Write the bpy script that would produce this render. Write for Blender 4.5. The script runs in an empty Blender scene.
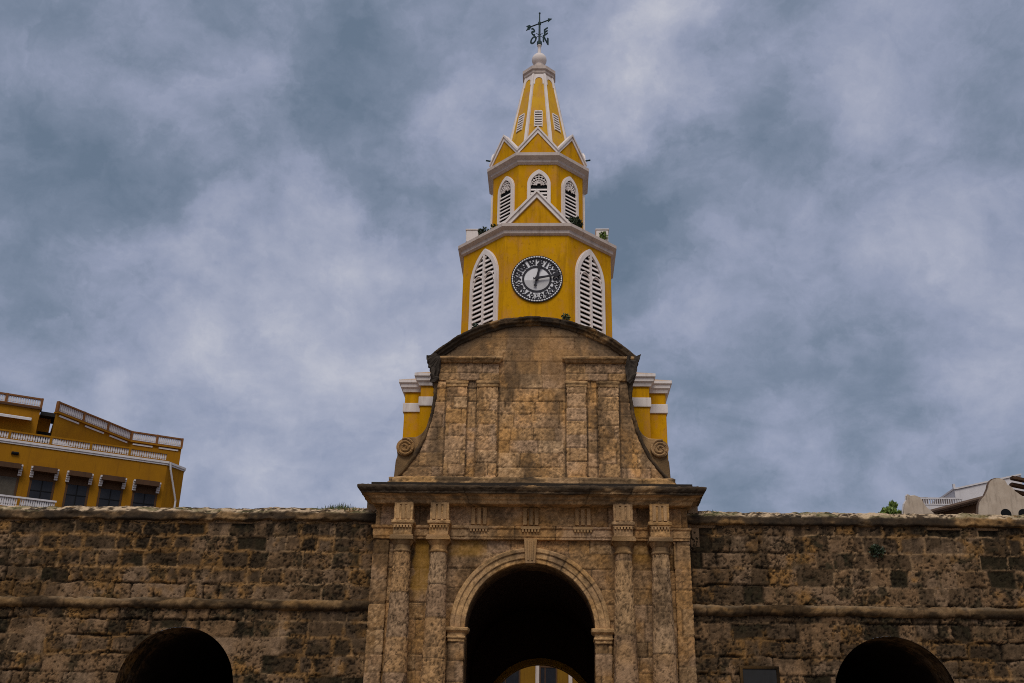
import bpy, bmesh, math, random
import numpy as np
from mathutils import Vector, Matrix
R = math.radians
random.seed(7)
sc = bpy.context.scene
col = sc.collection

# ------------------------------------------------------------------ camera
def basis(yaw, pitch, roll):
    y, p, r = R(yaw), R(pitch), R(roll)
    f = Vector((-math.sin(y)*math.cos(p), math.cos(y)*math.cos(p), math.sin(p)))
    a = Vector((math.cos(y), math.sin(y), 0)); b = a.cross(f)
    return math.cos(r)*a+math.sin(r)*b, -math.sin(r)*a+math.cos(r)*b, f
cd = bpy.data.cameras.new('camera'); cam = bpy.data.objects.new('camera', cd); col.objects.link(cam)
rr, uu, ff = basis(2.416, 23.0, 1.0916)
m = Matrix.Identity(4)
for i in range(3):
    m[i][0], m[i][1], m[i][2] = rr[i], uu[i], -ff[i]
m.translation = (0.6384, -31.7, 1.6)
cam.matrix_world = m
cd.sensor_width = 36; cd.lens = 36; cd.clip_end = 5000; cd.clip_start = .1
sc.camera = cam
sc.cycles.use_denoising = False; sc.cycles.filter_width = 1.0
sc.render.resolution_x, sc.render.resolution_y = 1024, 683

# ------------------------------------------------------------------ world: overcast sky
SUN_EL, SUN_AZ = 54.0, 184.0          # the bright part of the cloud deck is behind the camera
w = bpy.data.worlds.new('World'); sc.world = w; w.use_nodes = True
nt = w.node_tree; nt.nodes.clear(); L = nt.links.new
def N(t, **k):
    n = nt.nodes.new(t)
    for a, b in k.items(): setattr(n, a, b)
    return n
def val(s, v): s.default_value = v
out = N('ShaderNodeOutputWorld'); bg = N('ShaderNodeBackground'); val(bg.inputs['Strength'], 0.1)
L(bg.outputs[0], out.inputs[0])
sky = N('ShaderNodeTexSky', sky_type='NISHITA', sun_disc=False, sun_elevation=R(SUN_EL), sun_rotation=R(SUN_AZ))
tc = N('ShaderNodeTexCoord')
nrm = N('ShaderNodeVectorMath', operation='NORMALIZE'); L(tc.outputs['Generated'], nrm.inputs[0])
# cloud deck seen in perspective: direction / (height + c)
sep = N('ShaderNodeSeparateXYZ'); L(nrm.outputs[0], sep.inputs[0])
zz = N('ShaderNodeMath', operation='MAXIMUM'); L(sep.outputs['Z'], zz.inputs[0]); val(zz.inputs[1], 0.0)
za = N('ShaderNodeMath', operation='ADD'); L(zz.outputs[0], za.inputs[0]); val(za.inputs[1], .55)
dv = N('ShaderNodeVectorMath', operation='DIVIDE'); L(nrm.outputs[0], dv.inputs[0])
cz = N('ShaderNodeCombineXYZ')
for i in range(3): L(za.outputs[0], cz.inputs[i])
L(cz.outputs[0], dv.inputs[1])
def noise(vec, scale, detail, rough, dist=0., off=(0, 0, 0)):
    mp = N('ShaderNodeMapping'); L(vec, mp.inputs['Vector']); val(mp.inputs['Location'], off)
    n = N('ShaderNodeTexNoise'); L(mp.outputs[0], n.inputs['Vector'])
    val(n.inputs['Scale'], scale); val(n.inputs['Detail'], detail); val(n.inputs['Roughness'], rough); val(n.inputs['Distortion'], dist)
    return n
def math2(op, a, b):
    n = N('ShaderNodeMath', operation=op)
    for s, x in zip(n.inputs, (a, b)):
        if isinstance(x, (int, float)): val(s, x)
        else: L(x, s)
    return n.outputs[0]
wn = noise(nrm.outputs[0], 5.0, 7, .62)
ws = N('ShaderNodeVectorMath', operation='SUBTRACT'); L(wn.outputs['Color'], ws.inputs[0]); val(ws.inputs[1], (.5, .5, .5))
wm = N('ShaderNodeVectorMath', operation='SCALE'); L(ws.outputs[0], wm.inputs[0]); val(wm.inputs['Scale'], .30)
wa = N('ShaderNodeVectorMath', operation='ADD'); L(nrm.outputs[0], wa.inputs[0]); L(wm.outputs[0], wa.inputs[1])
wd = N('ShaderNodeVectorMath', operation='NORMALIZE'); L(wa.outputs[0], wd.inputs[0])
# named cloud masses by their bearing on the sky: (direction, angular radius in degrees, density)
CLOUDS = [((-0.2130, 0.7922, 0.5719), 8, -0.9), ((-0.1507, 0.8432, 0.5160), 6, -0.5), ((-0.4059, 0.7503, 0.5219), 6, -0.65), ((-0.3144, 0.8326, 0.4559), 4.5, -0.7), ((-0.4497, 0.8055, 0.3859), 6, -0.75), ((-0.0768, 0.7584, 0.6473), 5, -0.5), ((-0.3585, 0.7300, 0.5819), 4, 0.2), ((-0.4467, 0.6939, 0.5647), 6, -0.15), ((-0.2972, 0.7659, 0.5702), 3, 0.9), ((-0.3402, 0.7823, 0.5218), 3, 0.3), ((0.1590, 0.8451, 0.5104), 9, -0.75), ((0.0938, 0.8570, 0.5068), 4, -0.55), ((0.0258, 0.7837, 0.6206), 5, 0.55), ((0.0816, 0.7788, 0.6219), 4, 0.8), ((0.3320, 0.7514, 0.5703), 7, -0.5), ((0.3093, 0.8945, 0.3228), 9, -0.45), ((-0.1242, 0.7772, 0.6169), 4, 0.2), ((-0.2670, 0.8542, 0.4462), 6, 0.95), ((-0.2130, 0.8831, 0.4180), 7, 0.55), ((-0.0787, 0.8248, 0.5599), 4, 0.75), ((-0.3906, 0.7895, 0.4735), 3, 0.25), ((-0.2127, 0.9167, 0.3383), 6, -0.05), ((0.2688, 0.7748, 0.5722), 5, 0.75), ((0.2493, 0.8498, 0.4645), 7, 0.55), ((0.1791, 0.8891, 0.4213), 5, 0.35), ((0.1422, 0.9313, 0.3352), 8, -0.25), ((-0.1183, 0.9245, 0.3624), 6, 0.15), ((-0.4166, 0.8366, 0.3558), 6, 0.35), ((0.3816, 0.8883, 0.2556), 5, 0.45), ((0.3915, 0.7902, 0.4714), 6, 0.3), ((0.0661, 0.9018, 0.4272), 4, -0.2), ((-0.3601, 0.8875, 0.2876), 7, -0.1)]
n1 = noise(dv.outputs[0], 2.3, 7, .52, .35, (3.1, 1.7, 0))
n2 = noise(dv.outputs[0], 8.5, 7, .56, .3, (0.4, 5.2, 0))
acc = math2('ADD', math2('MULTIPLY', math2('SUBTRACT', n1.outputs[0], .40), .75), math2('MULTIPLY', math2('SUBTRACT', n2.outputs[0], .48), 2.3))
n3 = noise(wd.outputs[0], 16, 6, .6, .3, (2, 8, 1))
acc = math2('ADD', acc, math2('MULTIPLY', math2('SUBTRACT', n3.outputs[0], .5), 1.1))
for d, rad, amp in CLOUDS:
    dp = N('ShaderNodeVectorMath', operation='DOT_PRODUCT'); L(wd.outputs[0], dp.inputs[0]); val(dp.inputs[1], d)
    k = 1.0/(1-math.cos(R(rad)))
    e = math2('POWER', 2.71828, math2('MULTIPLY', math2('SUBTRACT', dp.outputs['Value'], 1.0), k))
    acc = math2('ADD', acc, math2('MULTIPLY', e, amp*(.78 if amp > 0 else .98)))
ramp = N('ShaderNodeValToRGB'); L(math2('ADD', math2('MULTIPLY', acc, .5), .5), ramp.inputs[0])
cr = ramp.color_ramp
SKYK = 8.7
stops = [(0.0, (.118, .160, .222)), (.25, (.172, .212, .288)), (.50, (.258, .290, .392)), (.75, (.345, .368, .462)), (1.0, (.460, .470, .535))]
cr.elements[0].position, cr.elements[0].color = stops[0][0], (*stops[0][1], 1)
cr.elements[1].position, cr.elements[1].color = stops[-1][0], (*stops[-1][1], 1)
for p, c in stops[1:-1]:
    e = cr.elements.new(p); e.color = (*c, 1)
cs = N('ShaderNodeVectorMath', operation='SCALE'); L(ramp.outputs[0], cs.inputs[0]); val(cs.inputs['Scale'], SKYK)
mx = N('ShaderNodeMix', data_type='RGBA'); val(mx.inputs[0], .06)
L(cs.outputs[0], mx.inputs[6]); L(sky.outputs[0], mx.inputs[7]); L(mx.outputs[2], bg.inputs['Color'])

# ------------------------------------------------------------------ sun through the cloud
sl = bpy.data.lights.new('sun', 'SUN'); so = bpy.data.objects.new('sun', sl); col.objects.link(so)
sl.energy = 1.5; sl.angle = R(30); sl.color = (1, .95, .87)
sd = Vector((math.sin(R(SUN_AZ))*math.cos(R(SUN_EL)), math.cos(R(SUN_AZ))*math.cos(R(SUN_EL)), math.sin(R(SUN_EL))))
so.rotation_euler = sd.to_track_quat('Z', 'Y').to_euler(); so.location = (0, -40, 60)
sc.view_settings.view_transform = 'Standard'; sc.view_settings.look = 'None'
sc.view_settings.exposure = 0.38; sc.view_settings.gamma = 1.0; sc.view_settings.use_curve_mapping = False

# ------------------------------------------------------------------ numpy noise
def hsh(ix, iy, seed):
    h = (ix.astype(np.int64)*374761393 + iy.astype(np.int64)*668265263 + seed*974634777) & 0xffffffff
    h = ((h ^ (h >> 13))*1274126177) & 0xffffffff
    h = ((h ^ (h >> 16))*2246822519) & 0xffffffff
    return ((h ^ (h >> 15)) & 0xffffff)/float(0xffffff)
def vn(x, y, seed=0):
    ix, iy = np.floor(x), np.floor(y); fx, fy = x-ix, y-iy
    fx = fx*fx*fx*(fx*(fx*6-15)+10); fy = fy*fy*fy*(fy*(fy*6-15)+10)
    a, b, c, d = hsh(ix, iy, seed), hsh(ix+1, iy, seed), hsh(ix, iy+1, seed), hsh(ix+1, iy+1, seed)
    return (a*(1-fx)+b*fx)*(1-fy)+(c*(1-fx)+d*fx)*fy
def fbm(x, y, seed=0, o=4, g=.5):
    t = 0; a = 1; s = 0
    for i in range(o):
        t = t+a*vn(x*2**i+i*17.3, y*2**i-i*9.1, seed+i*31); s += a; a *= g
    return t/s
def sstep(a, b, x):
    t = np.clip((x-a)/(b-a), 0, 1); return t*t*(3-2*t)
def mixc(c, d, t):
    return c*(1-t[..., None])+np.asarray(d)*t[..., None]

# ------------------------------------------------------------------ materials
def newmat(name):
    mt = bpy.data.materials.new(name); mt.use_nodes = True
    t = mt.node_tree; b = t.nodes['Principled BSDF']
    return mt, t, b
def nd(t, k, **kw):
    n = t.nodes.new(k)
    for a, b in kw.items(): setattr(n, a, b)
    return n
def tnoise(t, scale, detail=5, rough=.6, stretch=None):
    c = nd(t, 'ShaderNodeTexCoord'); mp = nd(t, 'ShaderNodeMapping'); n = nd(t, 'ShaderNodeTexNoise')
    t.links.new(c.outputs['Object'], mp.inputs[0]); t.links.new(mp.outputs[0], n.inputs['Vector'])
    if stretch: mp.inputs['Scale'].default_value = stretch
    n.inputs['Scale'].default_value = scale; n.inputs['Detail'].default_value = detail; n.inputs['Roughness'].default_value = rough
    return n
def ramp_(t, sock, lo, hi, a=0., b=1.):
    r = nd(t, 'ShaderNodeMapRange'); t.links.new(sock, r.inputs[0])
    for i, v in enumerate((lo, hi, a, b)): r.inputs[i+1].default_value = v
    return r.outputs[0]
def mixn(t, fac, a, b, mode='MIX'):
    n = nd(t, 'ShaderNodeMix', data_type='RGBA', blend_type=mode)
    for s, x in ((n.inputs[0], fac), (n.inputs[6], a), (n.inputs[7], b)):
        if isinstance(x, (int, float)): s.default_value = x
        elif isinstance(x, tuple): s.default_value = (*x, 1)
        else: t.links.new(x, s)
    return n.outputs[2]
def bump(t, b, sock, strength, dist):
    n = nd(t, 'ShaderNodeBump'); n.inputs['Strength'].default_value = strength; n.inputs['Distance'].default_value = dist
    t.links.new(sock, n.inputs['Height']); t.links.new(n.outputs[0], b.inputs['Normal'])
def stone_mat():
    mt, t, b = newmat('weathered_stone')
    at = nd(t, 'ShaderNodeAttribute', attribute_name='Col')
    n = tnoise(t, 26, 5, .85); n2 = tnoise(t, 26, 4, .75)
    c = mixn(t, 1.0, at.outputs['Color'], mixn(t, ramp_(t, n.outputs[0], .3, .7), (.60, .58, .56), (1.40, 1.40, 1.38)), 'MULTIPLY')
    c = mixn(t, ramp_(t, n2.outputs[0], .56, .66, 0, .75), c, (.03, .023, .016))
    t.links.new(c, b.inputs['Base Color']); b.inputs['Roughness'].default_value = .95
    b.inputs['Specular IOR Level'].default_value = .04
    bump(t, b, n2.outputs[0], .55, .028)
    return mt
STONE = stone_mat()
def paint_mat(name, c, dirt, dark, dscale=1.2, amount=.5, streak=.5, rough=.75, faded=None):
    """painted plaster: large tonal drift, run-off streaks, fine specks"""
    mt, t, b = newmat(name)
    a = tnoise(t, dscale, 6, .65); s = tnoise(t, 3.0, 6, .7, (1.6, 1.6, .16)); f = tnoise(t, 38, 4, .7)
    x = mixn(t, ramp_(t, a.outputs[0], .38, .72, 0, amount), c, dirt)
    x = mixn(t, ramp_(t, s.outputs[0], .52, .75, 0, streak), x, dark)
    x = mixn(t, ramp_(t, f.outputs[0], .58, .75, 0, .35), x, dark)
    if faded:
        p = tnoise(t, 2.3, 6, .7, (1, 1, .45)); x = mixn(t, ramp_(t, p.outputs[0], .50, .64, 0, .72), x, faded)
        q = tnoise(t, 5.5, 6, .75); x = mixn(t, ramp_(t, q.outputs[0], .57, .68, 0, .55), x, dark)
    t.links.new(x, b.inputs['Base Color']); b.inputs['Roughness'].default_value = rough
    b.inputs['Specular IOR Level'].default_value = .2 if rough < .7 else .03
    bump(t, b, f.outputs[0], .25, .01)
    return mt
YEL = paint_mat('mustard_paint', (.59, .285, .0040), (.47, .210, .005), (.26, .120, .006), .8, .8, .8, faded=(.50, .225, .045))
DKY = paint_mat('shaded_yellow_wash', (.20, .10, .012), (.15, .07, .01), (.08, .04, .01), 1.2, .7, .5)  # yellow wash darkened to stand in for the dim light beyond the gate
TRIM = paint_mat('grey_brown_trim_paint', (.54, .45, .395), (.42, .33, .27), (.23, .17, .13), 1.6, .7, .6)  # trim paint, darker and browner than the plain white
YELD = paint_mat('ochre_house_paint', (.30, .132, .008), (.225, .095, .009), (.13, .056, .010), .7, .75, .55)
WHT = paint_mat('aged_white_paint', (.74, .66, .61), (.60, .50, .44), (.33, .26, .21), 1.2, .65, .6)
WHT2 = paint_mat('house_white_paint', (.60, .56, .55), (.46, .43, .42), (.26, .24, .22), 1.0, .6, .5)
CREAM = paint_mat('weathered_limewash', (.50, .405, .31), (.36, .28, .205), (.12, .09, .065), 1.6, .8, .7)
CURT = paint_mat('curtained_glass', (.10, .085, .065), (.06, .05, .04), (.03, .025, .02), 3, .7, .5)
RAIL = paint_mat('painted_rail', (.20, .085, .03), (.15, .07, .03), (.08, .04, .02), 2, .6, .5)
BROWN = paint_mat('brown_wood', (.085, .045, .025), (.06, .035, .02), (.03, .02, .015), 2, .6, .5)
TILE = paint_mat('clay_roof_tile', (.13, .085, .06), (.08, .06, .05), (.03, .027, .025), 3, .7, .5)
DARK = paint_mat('dark_void', (.012, .012, .013), (.018, .017, .017), (.008, .008, .008), 1, .4, .2)
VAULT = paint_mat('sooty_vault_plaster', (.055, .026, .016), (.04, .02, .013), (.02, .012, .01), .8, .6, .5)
IRON = paint_mat('patinated_iron', (.016, .035, .035), (.025, .055, .052), (.008, .012, .012), 9, .6, .3, .55)
BLACK = paint_mat('black_painted_iron', (.012, .010, .016), (.02, .016, .02), (.006, .006, .008), 9, .5, .3, .5)
DIAL = paint_mat('dial_white', (.76, .74, .73), (.66, .63, .62), (.45, .43, .42), 3, .5, .3)
DIALG = paint_mat('dial_grey', (.52, .50, .49), (.44, .42, .41), (.30, .29, .28), 3, .5, .3)
GLASS = paint_mat('dark_window_glass', (.012, .013, .017), (.022, .022, .024), (.006, .006, .007), 2.5, .7, .4, .35)
SPY = paint_mat('faded_spire_paint', (.62, .34, .03), (.52, .26, .03), (.30, .155, .03), 1.4, .7, .55, faded=(.52, .26, .085))
PLAQ = paint_mat('grey_slate', (.032, .031, .031), (.026, .024, .022), (.02, .02, .02), 5, .6, .4)
PAVE = paint_mat('plaza_paving', (.22, .18, .14), (.16, .13, .105), (.09, .08, .07), .35, .7, .3)
def leaf_mat(name, a, bcol):
    mt, t, b = newmat(name)
    n = tnoise(t, 6, 3, .6)
    t.links.new(mixn(t, ramp_(t, n.outputs[0], .35, .65), a, bcol), b.inputs['Base Color'])
    b.inputs['Roughness'].default_value = .6
    return mt
LEAF = leaf_mat('leaf_green', (.035, .060, .016), (.075, .105, .028))
LEAFD = leaf_mat('leaf_dark', (.016, .028, .010), (.035, .050, .016))
GRASS = leaf_mat('grass_blades', (.05, .075, .018), (.10, .115, .03))
PALM = leaf_mat('fresh_leaf', (.09, .14, .02), (.17, .23, .035))
BARK = paint_mat('bark', (.08, .06, .045), (.06, .045, .035), (.03, .025, .02), 4, .6, .5)

# ------------------------------------------------------------------ object helpers
def root(name, label, cat, loc=(0, 0, 0), rz=0., group=None):
    o = bpy.data.objects.new(name, None); col.objects.link(o); o.location = loc; o.rotation_euler = (0, 0, rz)
    o['label'] = label; o['category'] = cat
    if group: o['group'] = group
    o.empty_display_size = .3
    return o
def tag(o, label, cat, group=None):
    o['label'] = label; o['category'] = cat
    if group: o['group'] = group
    return o
def link(name, me, mat, parent=None, label=None):
    o = bpy.data.objects.new(name, me); col.objects.link(o)
    me.materials.append(mat)
    if parent: o.parent = parent
    if label: o['label'] = label
    return o
class MB:
    def __init__(s): s.v = []; s.f = []
    def add(s, vs, fs):
        k = len(s.v); s.v += [tuple(p) for p in vs]; s.f += [tuple(i+k for i in f) for f in fs]; return s
    def box(s, x0, x1, y0, y1, z0, z1):
        v = [(x, y, z) for z in (z0, z1) for y in (y0, y1) for x in (x0, x1)]
        return s.add(v, [(0, 2, 3, 1), (4, 5, 7, 6), (0, 1, 5, 4), (2, 6, 7, 3), (0, 4, 6, 2), (1, 3, 7, 5)])
    def prism(s, poly, fn, d0, d1):
        """poly of (a,b); fn(a,b,d)->xyz"""
        n = len(poly)
        v = [fn(a, b, d0) for a, b in poly]+[fn(a, b, d1) for a, b in poly]
        f = [tuple(range(n))[::-1], tuple(range(n, 2*n))]+[(i, (i+1) % n, n+(i+1) % n, n+i) for i in range(n)]
        return s.add(v, f)
    def ring(s, po, pi, fn, d0, d1, closed=True):
        """band between an outer and an inner outline with equal counts"""
        n = len(po); v = [fn(a, b, d) for P_, d in ((po, d0), (po, d1), (pi, d1), (pi, d0)) for a, b in P_]
        f = []
        for i in range(n if closed else n-1):
            j = (i+1) % n
            for q in range(4):
                r_ = (q+1) % 4
                f.append((q*n+i, q*n+j, r_*n+j, r_*n+i))
        if not closed:
            f += [(0, n, 2*n, 3*n), (n-1, 4*n-1, 3*n-1, 2*n-1)]
        return s.add(v, f)
    def tube(s, pts, r, n=8, cap=True):
        pts = [Vector(p) for p in pts]; rs = r if isinstance(r, (list, tuple)) else [r]*len(pts)
        v = []
        for i, p in enumerate(pts):
            d = (pts[min(i+1, len(pts)-1)]-pts[max(i-1, 0)]).normalized()
            a = d.cross(Vector((0, 0, 1)) if abs(d.z) < .9 else Vector((0, 1, 0))).normalized(); b = d.cross(a)
            v += [p+rs[i]*(math.cos(2*math.pi*k/n)*a+math.sin(2*math.pi*k/n)*b) for k in range(n)]
        f = [(i*n+k, i*n+(k+1) % n, (i+1)*n+(k+1) % n, (i+1)*n+k) for i in range(len(pts)-1) for k in range(n)]
        if cap: f += [tuple(range(n))[::-1], tuple(range((len(pts)-1)*n, len(pts)*n))]
        return s.add(v, f)
    def lathe(s, prof, cx, cy, n=24, ph=0.):
        v = [(cx+r*math.cos(2*math.pi*k/n+ph), cy+r*math.sin(2*math.pi*k/n+ph), z) for r, z in prof for k in range(n)]
        f = [(i*n+k, i*n+(k+1) % n, (i+1)*n+(k+1) % n, (i+1)*n+k) for i in range(len(prof)-1) for k in range(n)]
        f += [tuple(range(n))[::-1], tuple(range((len(prof)-1)*n, len(prof)*n))]
        return s.add(v, f)
    def oct(s, prof, cx, cy):
        """octagonal loft; prof of (apothem, z); faces square to the street"""
        return s.lathe([(a/math.cos(math.pi/8), z) for a, z in prof], cx, cy, 8, math.pi/8)
    def build(s, name, mat, parent=None, label=None, smooth=False, bevel=0.):
        me = bpy.data.meshes.new(name); me.from_pydata(s.v, [], s.f)
        bm = bmesh.new(); bm.from_mesh(me); bmesh.ops.recalc_face_normals(bm, faces=bm.faces)
        if bevel: bmesh.ops.bevel(bm, geom=list(bm.edges), offset=bevel, segments=1, affect='EDGES', clamp_overlap=True)
        bm.to_mesh(me); bm.free()
        if smooth:
            me.polygons.foreach_set('use_smooth', [True]*len(me.polygons))
        return link(name, me, mat, parent, label)

# ------------------------------------------------------------------ carved stone as dense reliefs
TAN, GREY, OCH, DRK, BLK, LGT = [np.array(c) for c in ((.42, .265, .135), (.32, .205, .115), (.44, .235, .075), (.105, .072, .045), (.030, .024, .019), (.52, .38, .24))]
def blocks(U, V, seed, hmin, hmax, bmin, bmax, warp=.03):
    """irregular coursed masonry: distance to the nearest joint and three random numbers per block"""
    rng = np.random.RandomState(seed)
    Uw = U+warp*(fbm(U*2.2, V*2.2, seed+5, 3)-.5)*2; Vw = V+warp*(fbm(U*1.7, V*1.7, seed+9, 3)-.5)*2
    v0, v1 = V.min()-.3, V.max()+.5
    vb = [v0]
    while vb[-1] < v1: vb.append(vb[-1]+rng.uniform(hmin, hmax))
    vb = np.array(vb); ci = np.clip(np.searchsorted(vb, Vw, 'right')-1, 0, len(vb)-2)
    dist = np.minimum(Vw-vb[ci], vb[ci+1]-Vw); r1 = np.zeros_like(U); r2 = r1.copy(); r3 = r1.copy()
    u0, u1 = U.min()-1, U.max()+1
    for c in range(len(vb)-1):
        ub = [u0-rng.uniform(0, bmax)]
        while ub[-1] < u1: ub.append(ub[-1]+rng.uniform(bmin, bmax))
        ub = np.array(ub); rnd = rng.rand(3, len(ub)); mk = ci == c
        if not mk.any(): continue
        x = Uw[mk]; k = np.clip(np.searchsorted(ub, x, 'right')-1, 0, len(ub)-2)
        dist[mk] = np.minimum(dist[mk], np.minimum(x-ub[k], ub[k+1]-x))
        r1[mk], r2[mk], r3[mk] = rnd[0][k], rnd[1][k], rnd[2][k]
    return dist, r1, r2, r3
def pits(U, V, seed, sc_=9.):
    p = fbm(U*sc_*1.5, V*sc_*1.5, seed+77, 2, .75)
    return sstep(.62, .72, p)
PINKT, BRN, OLV = np.array((.300, .205, .135)), np.array((.225, .140, .078)), np.array((.045, .042, .026))
def style_rampart(U, V, seed, z0=None, dark=0.):
    """coursed coral stone: tan, brown and soot-black blocks, pale or ochre mortar, open black joints, run-off"""
    d, a, b, c = blocks(U, V, seed, .46, .58, .42, 1.15, .06)
    med = fbm(U*1.7, V*1.7, seed+2, 4); fine = fbm(U*9, V*9, seed+3, 4, .8); gr = hsh(np.floor(U*26), np.floor(V*26), seed+13)
    rag = fbm(U*4.5, V*4.5, seed+21, 4, .65)
    reg = fbm(U*.28, V*.5, seed+14, 3); reg2 = fbm(U*.45, V*.8, seed+16, 4)
    e = d+.07*(rag-.5)+.03*(fine-.5)
    gone = .8*sstep(.54, .64, fbm(U*.9, V*1.1, seed+23, 4))           # stretches where the joints are smeared over
    j = (1-sstep(.010, .045, e))*(1-.75*gone); jw = 1-sstep(.02, .10, e+.12*(fbm(U*2.5, V*2.5, seed+17, 3)-.5))
    C = mixc(np.broadcast_to(PINKT*.66, U.shape+(3,)), BRN*.80, sstep(.3, .7, a*.45+.6*med))
    C = mixc(C, OCH*.58, .8*sstep(.54, .70, .22*c+.8*fbm(U*1.2, V*1.2, seed+4, 5, .6)-.02))
    sooty = sstep(.62-.13*dark, .76-.13*dark, b*.50+.35*med+.25*rag+.3*(reg-.5)); C = mixc(C, DRK*.62, .85*sooty)
    blk = sstep(.86-.07*dark, .95-.07*dark, b+.28*(rag-.5)+.12*(fine-.5))*sstep(.0, .05, e); C = mixc(C, OLV*.36, .88*blk)
    bl = sstep(.50, .64, fbm(U*2.6, V*2.6, seed+15, 5, .7))*sstep(.25, .6, .6*c+.4*med); C = mixc(C, OLV*.6, .8*bl)
    stain = sstep(.48, .63, .6*reg2+.4*fbm(U*2.4, V*.7, seed+7, 5, .65)); near = sstep(8.5, 5.0, np.abs(U)+2.5*(med-.5))*(V > 5.5)*dark; top = sstep(8.2, 9.0, V+.9*(rag-.5))
    C = mixc(C, DRK*.42, .75*np.maximum(stain, np.maximum(.75*near*sstep(.42, .58, rag), .7*top*sstep(.4, .6, med))))
    run = sstep(.44, .64, fbm(U*3.6, V*.3, seed+8, 5, .6)); C = mixc(C, BLK*.7, .75*run*(sstep(7.7, 8.95, V)+.7*sstep(5.2, 6.2, V)*(V < 6.25)))
    pale = sstep(.44, .56, reg+.25*(med-.5))
    C = mixc(C, np.array((.32, .215, .125))*.85, .85*j*pale*sstep(.25, .5, rag))
    C = mixc(C, OCH*.66, .42*jw*sstep(.57, .66, reg2+.25*(med-.5)))
    op = (1-sstep(.004, .045, e))*(1-pale)*(1-.8*gone); C = mixc(C, BLK*.35, .9*op)
    p1 = fbm(U*14, V*14, seed+77, 2, .7); pt = sstep(.62, .72, p1+.14*(c-.5)+.45*(med-.5)); C = mixc(C, BLK*.35, .8*pt)
    C = C*1.06*np.array((1.05, .985, .88))*np.clip(.42+.80*fine+.42*(gr-.15), .15, 1.9)[..., None]
    h = -.06*op-.018*j+.035*(c-.5)*(1-j)+.03*(fine-.5)+.05*(med-.5)+.03*(rag-.5)-.03*pt-.05*blk
    return h, C
def style_ashlar(U, V, seed, hmin=.38, hmax=.52, bmin=.5, bmax=1.1, rough=1., tone=1., ochre=.5):
    d, a, b, c = blocks(U, V, seed, hmin, hmax, bmin, bmax, .012)
    med = fbm(U*1.5, V*1.5, seed+2, 4); fine = fbm(U*11, V*11, seed+3, 3, .85); sp = fbm(U*17, V*17, seed+12, 2, .8)
    j = 1-sstep(0, .024, d+.014*(fine-.5))
    jm = j*sstep(.28, .46, fbm(U*1.3, V*1.3, seed+6, 3))
    C = mixc(np.broadcast_to(TAN, U.shape+(3,)), PINKT*1.12, sstep(.35, .8, a*.75+med*.3)); C = mixc(C, BRN*1.25, .8*sstep(.62, .8, b*.7+.35*med))
    C = mixc(C, OCH, ochre*sstep(.48, .66, fbm(U*.7, V*.7, seed+4, 4)))
    C = mixc(C, LGT, .5*sstep(.72, .95, b*.8+.2*fine))
    C = mixc(C, DRK, .55*sstep(.80, .92, c*.75+.3*med))
    C = mixc(C, DRK, .55*rough*sstep(.52, .66, sp)*sstep(.3, .6, fbm(U*1.0, V*1.0, seed+21, 4)+.15*(a-.5)))
    C = mixc(C, DRK*.8, .7*sstep(.53, .68, fbm(U*1.1, V*.6, seed+7, 6, .65)))
    C = mixc(C, BLK, .65*jm)
    pt = pits(U, V, seed, 8)*rough
    C = mixc(C, BLK, .38*pt)
    C = C*(.80+.40*a)[..., None]
    C = C*tone*1.22*np.array((1.07, .985, .865))*np.clip(.34+1.32*fine, .2, 1.8)[..., None]
    h = -.034*j+.022*(b-.5)*(1-j)+.014*rough*(fine-.5)-.016*pt
    return h, C
def style_trim(U, V, seed, dark=.5, joint=1.1, tone=1., amp=1.):
    """moulded or carved trim: long blocks, soot"""
    rng = np.random.RandomState(seed); off = rng.uniform(0, joint)
    k = np.floor((U+off)/joint); jd = np.abs((U+off)/joint-k-.0); jd = np.minimum(jd, 1-jd)*joint
    r = hsh(k, k*0, seed+3); med = fbm(U*1.4, V*2.5, seed+2, 4); fine = fbm(U*11, V*11, seed+4, 3, .8)
    C = mixc(np.broadcast_to(TAN*1.08, U.shape+(3,)), GREY*1.1, sstep(.3, .8, r*.6+.4*med))
    C = mixc(C, OCH, .45*sstep(.5, .68, fbm(U*.8, V*1.2, seed+5, 3)))
    s = sstep(.62-.34*dark, .80-.34*dark, fbm(U*1.1, V*2.2, seed+6, 5, .65))
    C = mixc(C, BLK*1.2, min(1, .25+.75*dark)*s)
    j = 1-sstep(0, .016, jd)
    C = mixc(C, BLK, .7*j)
    C = C*tone*.94*np.array((1.05, 1.0, .90))*np.clip(.34+1.32*fine, .2, 1.8)[..., None]
    h = amp*(.022*(fine-.5)+.03*(med-.5)*1.0)-.015*j
    return h, C
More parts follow.
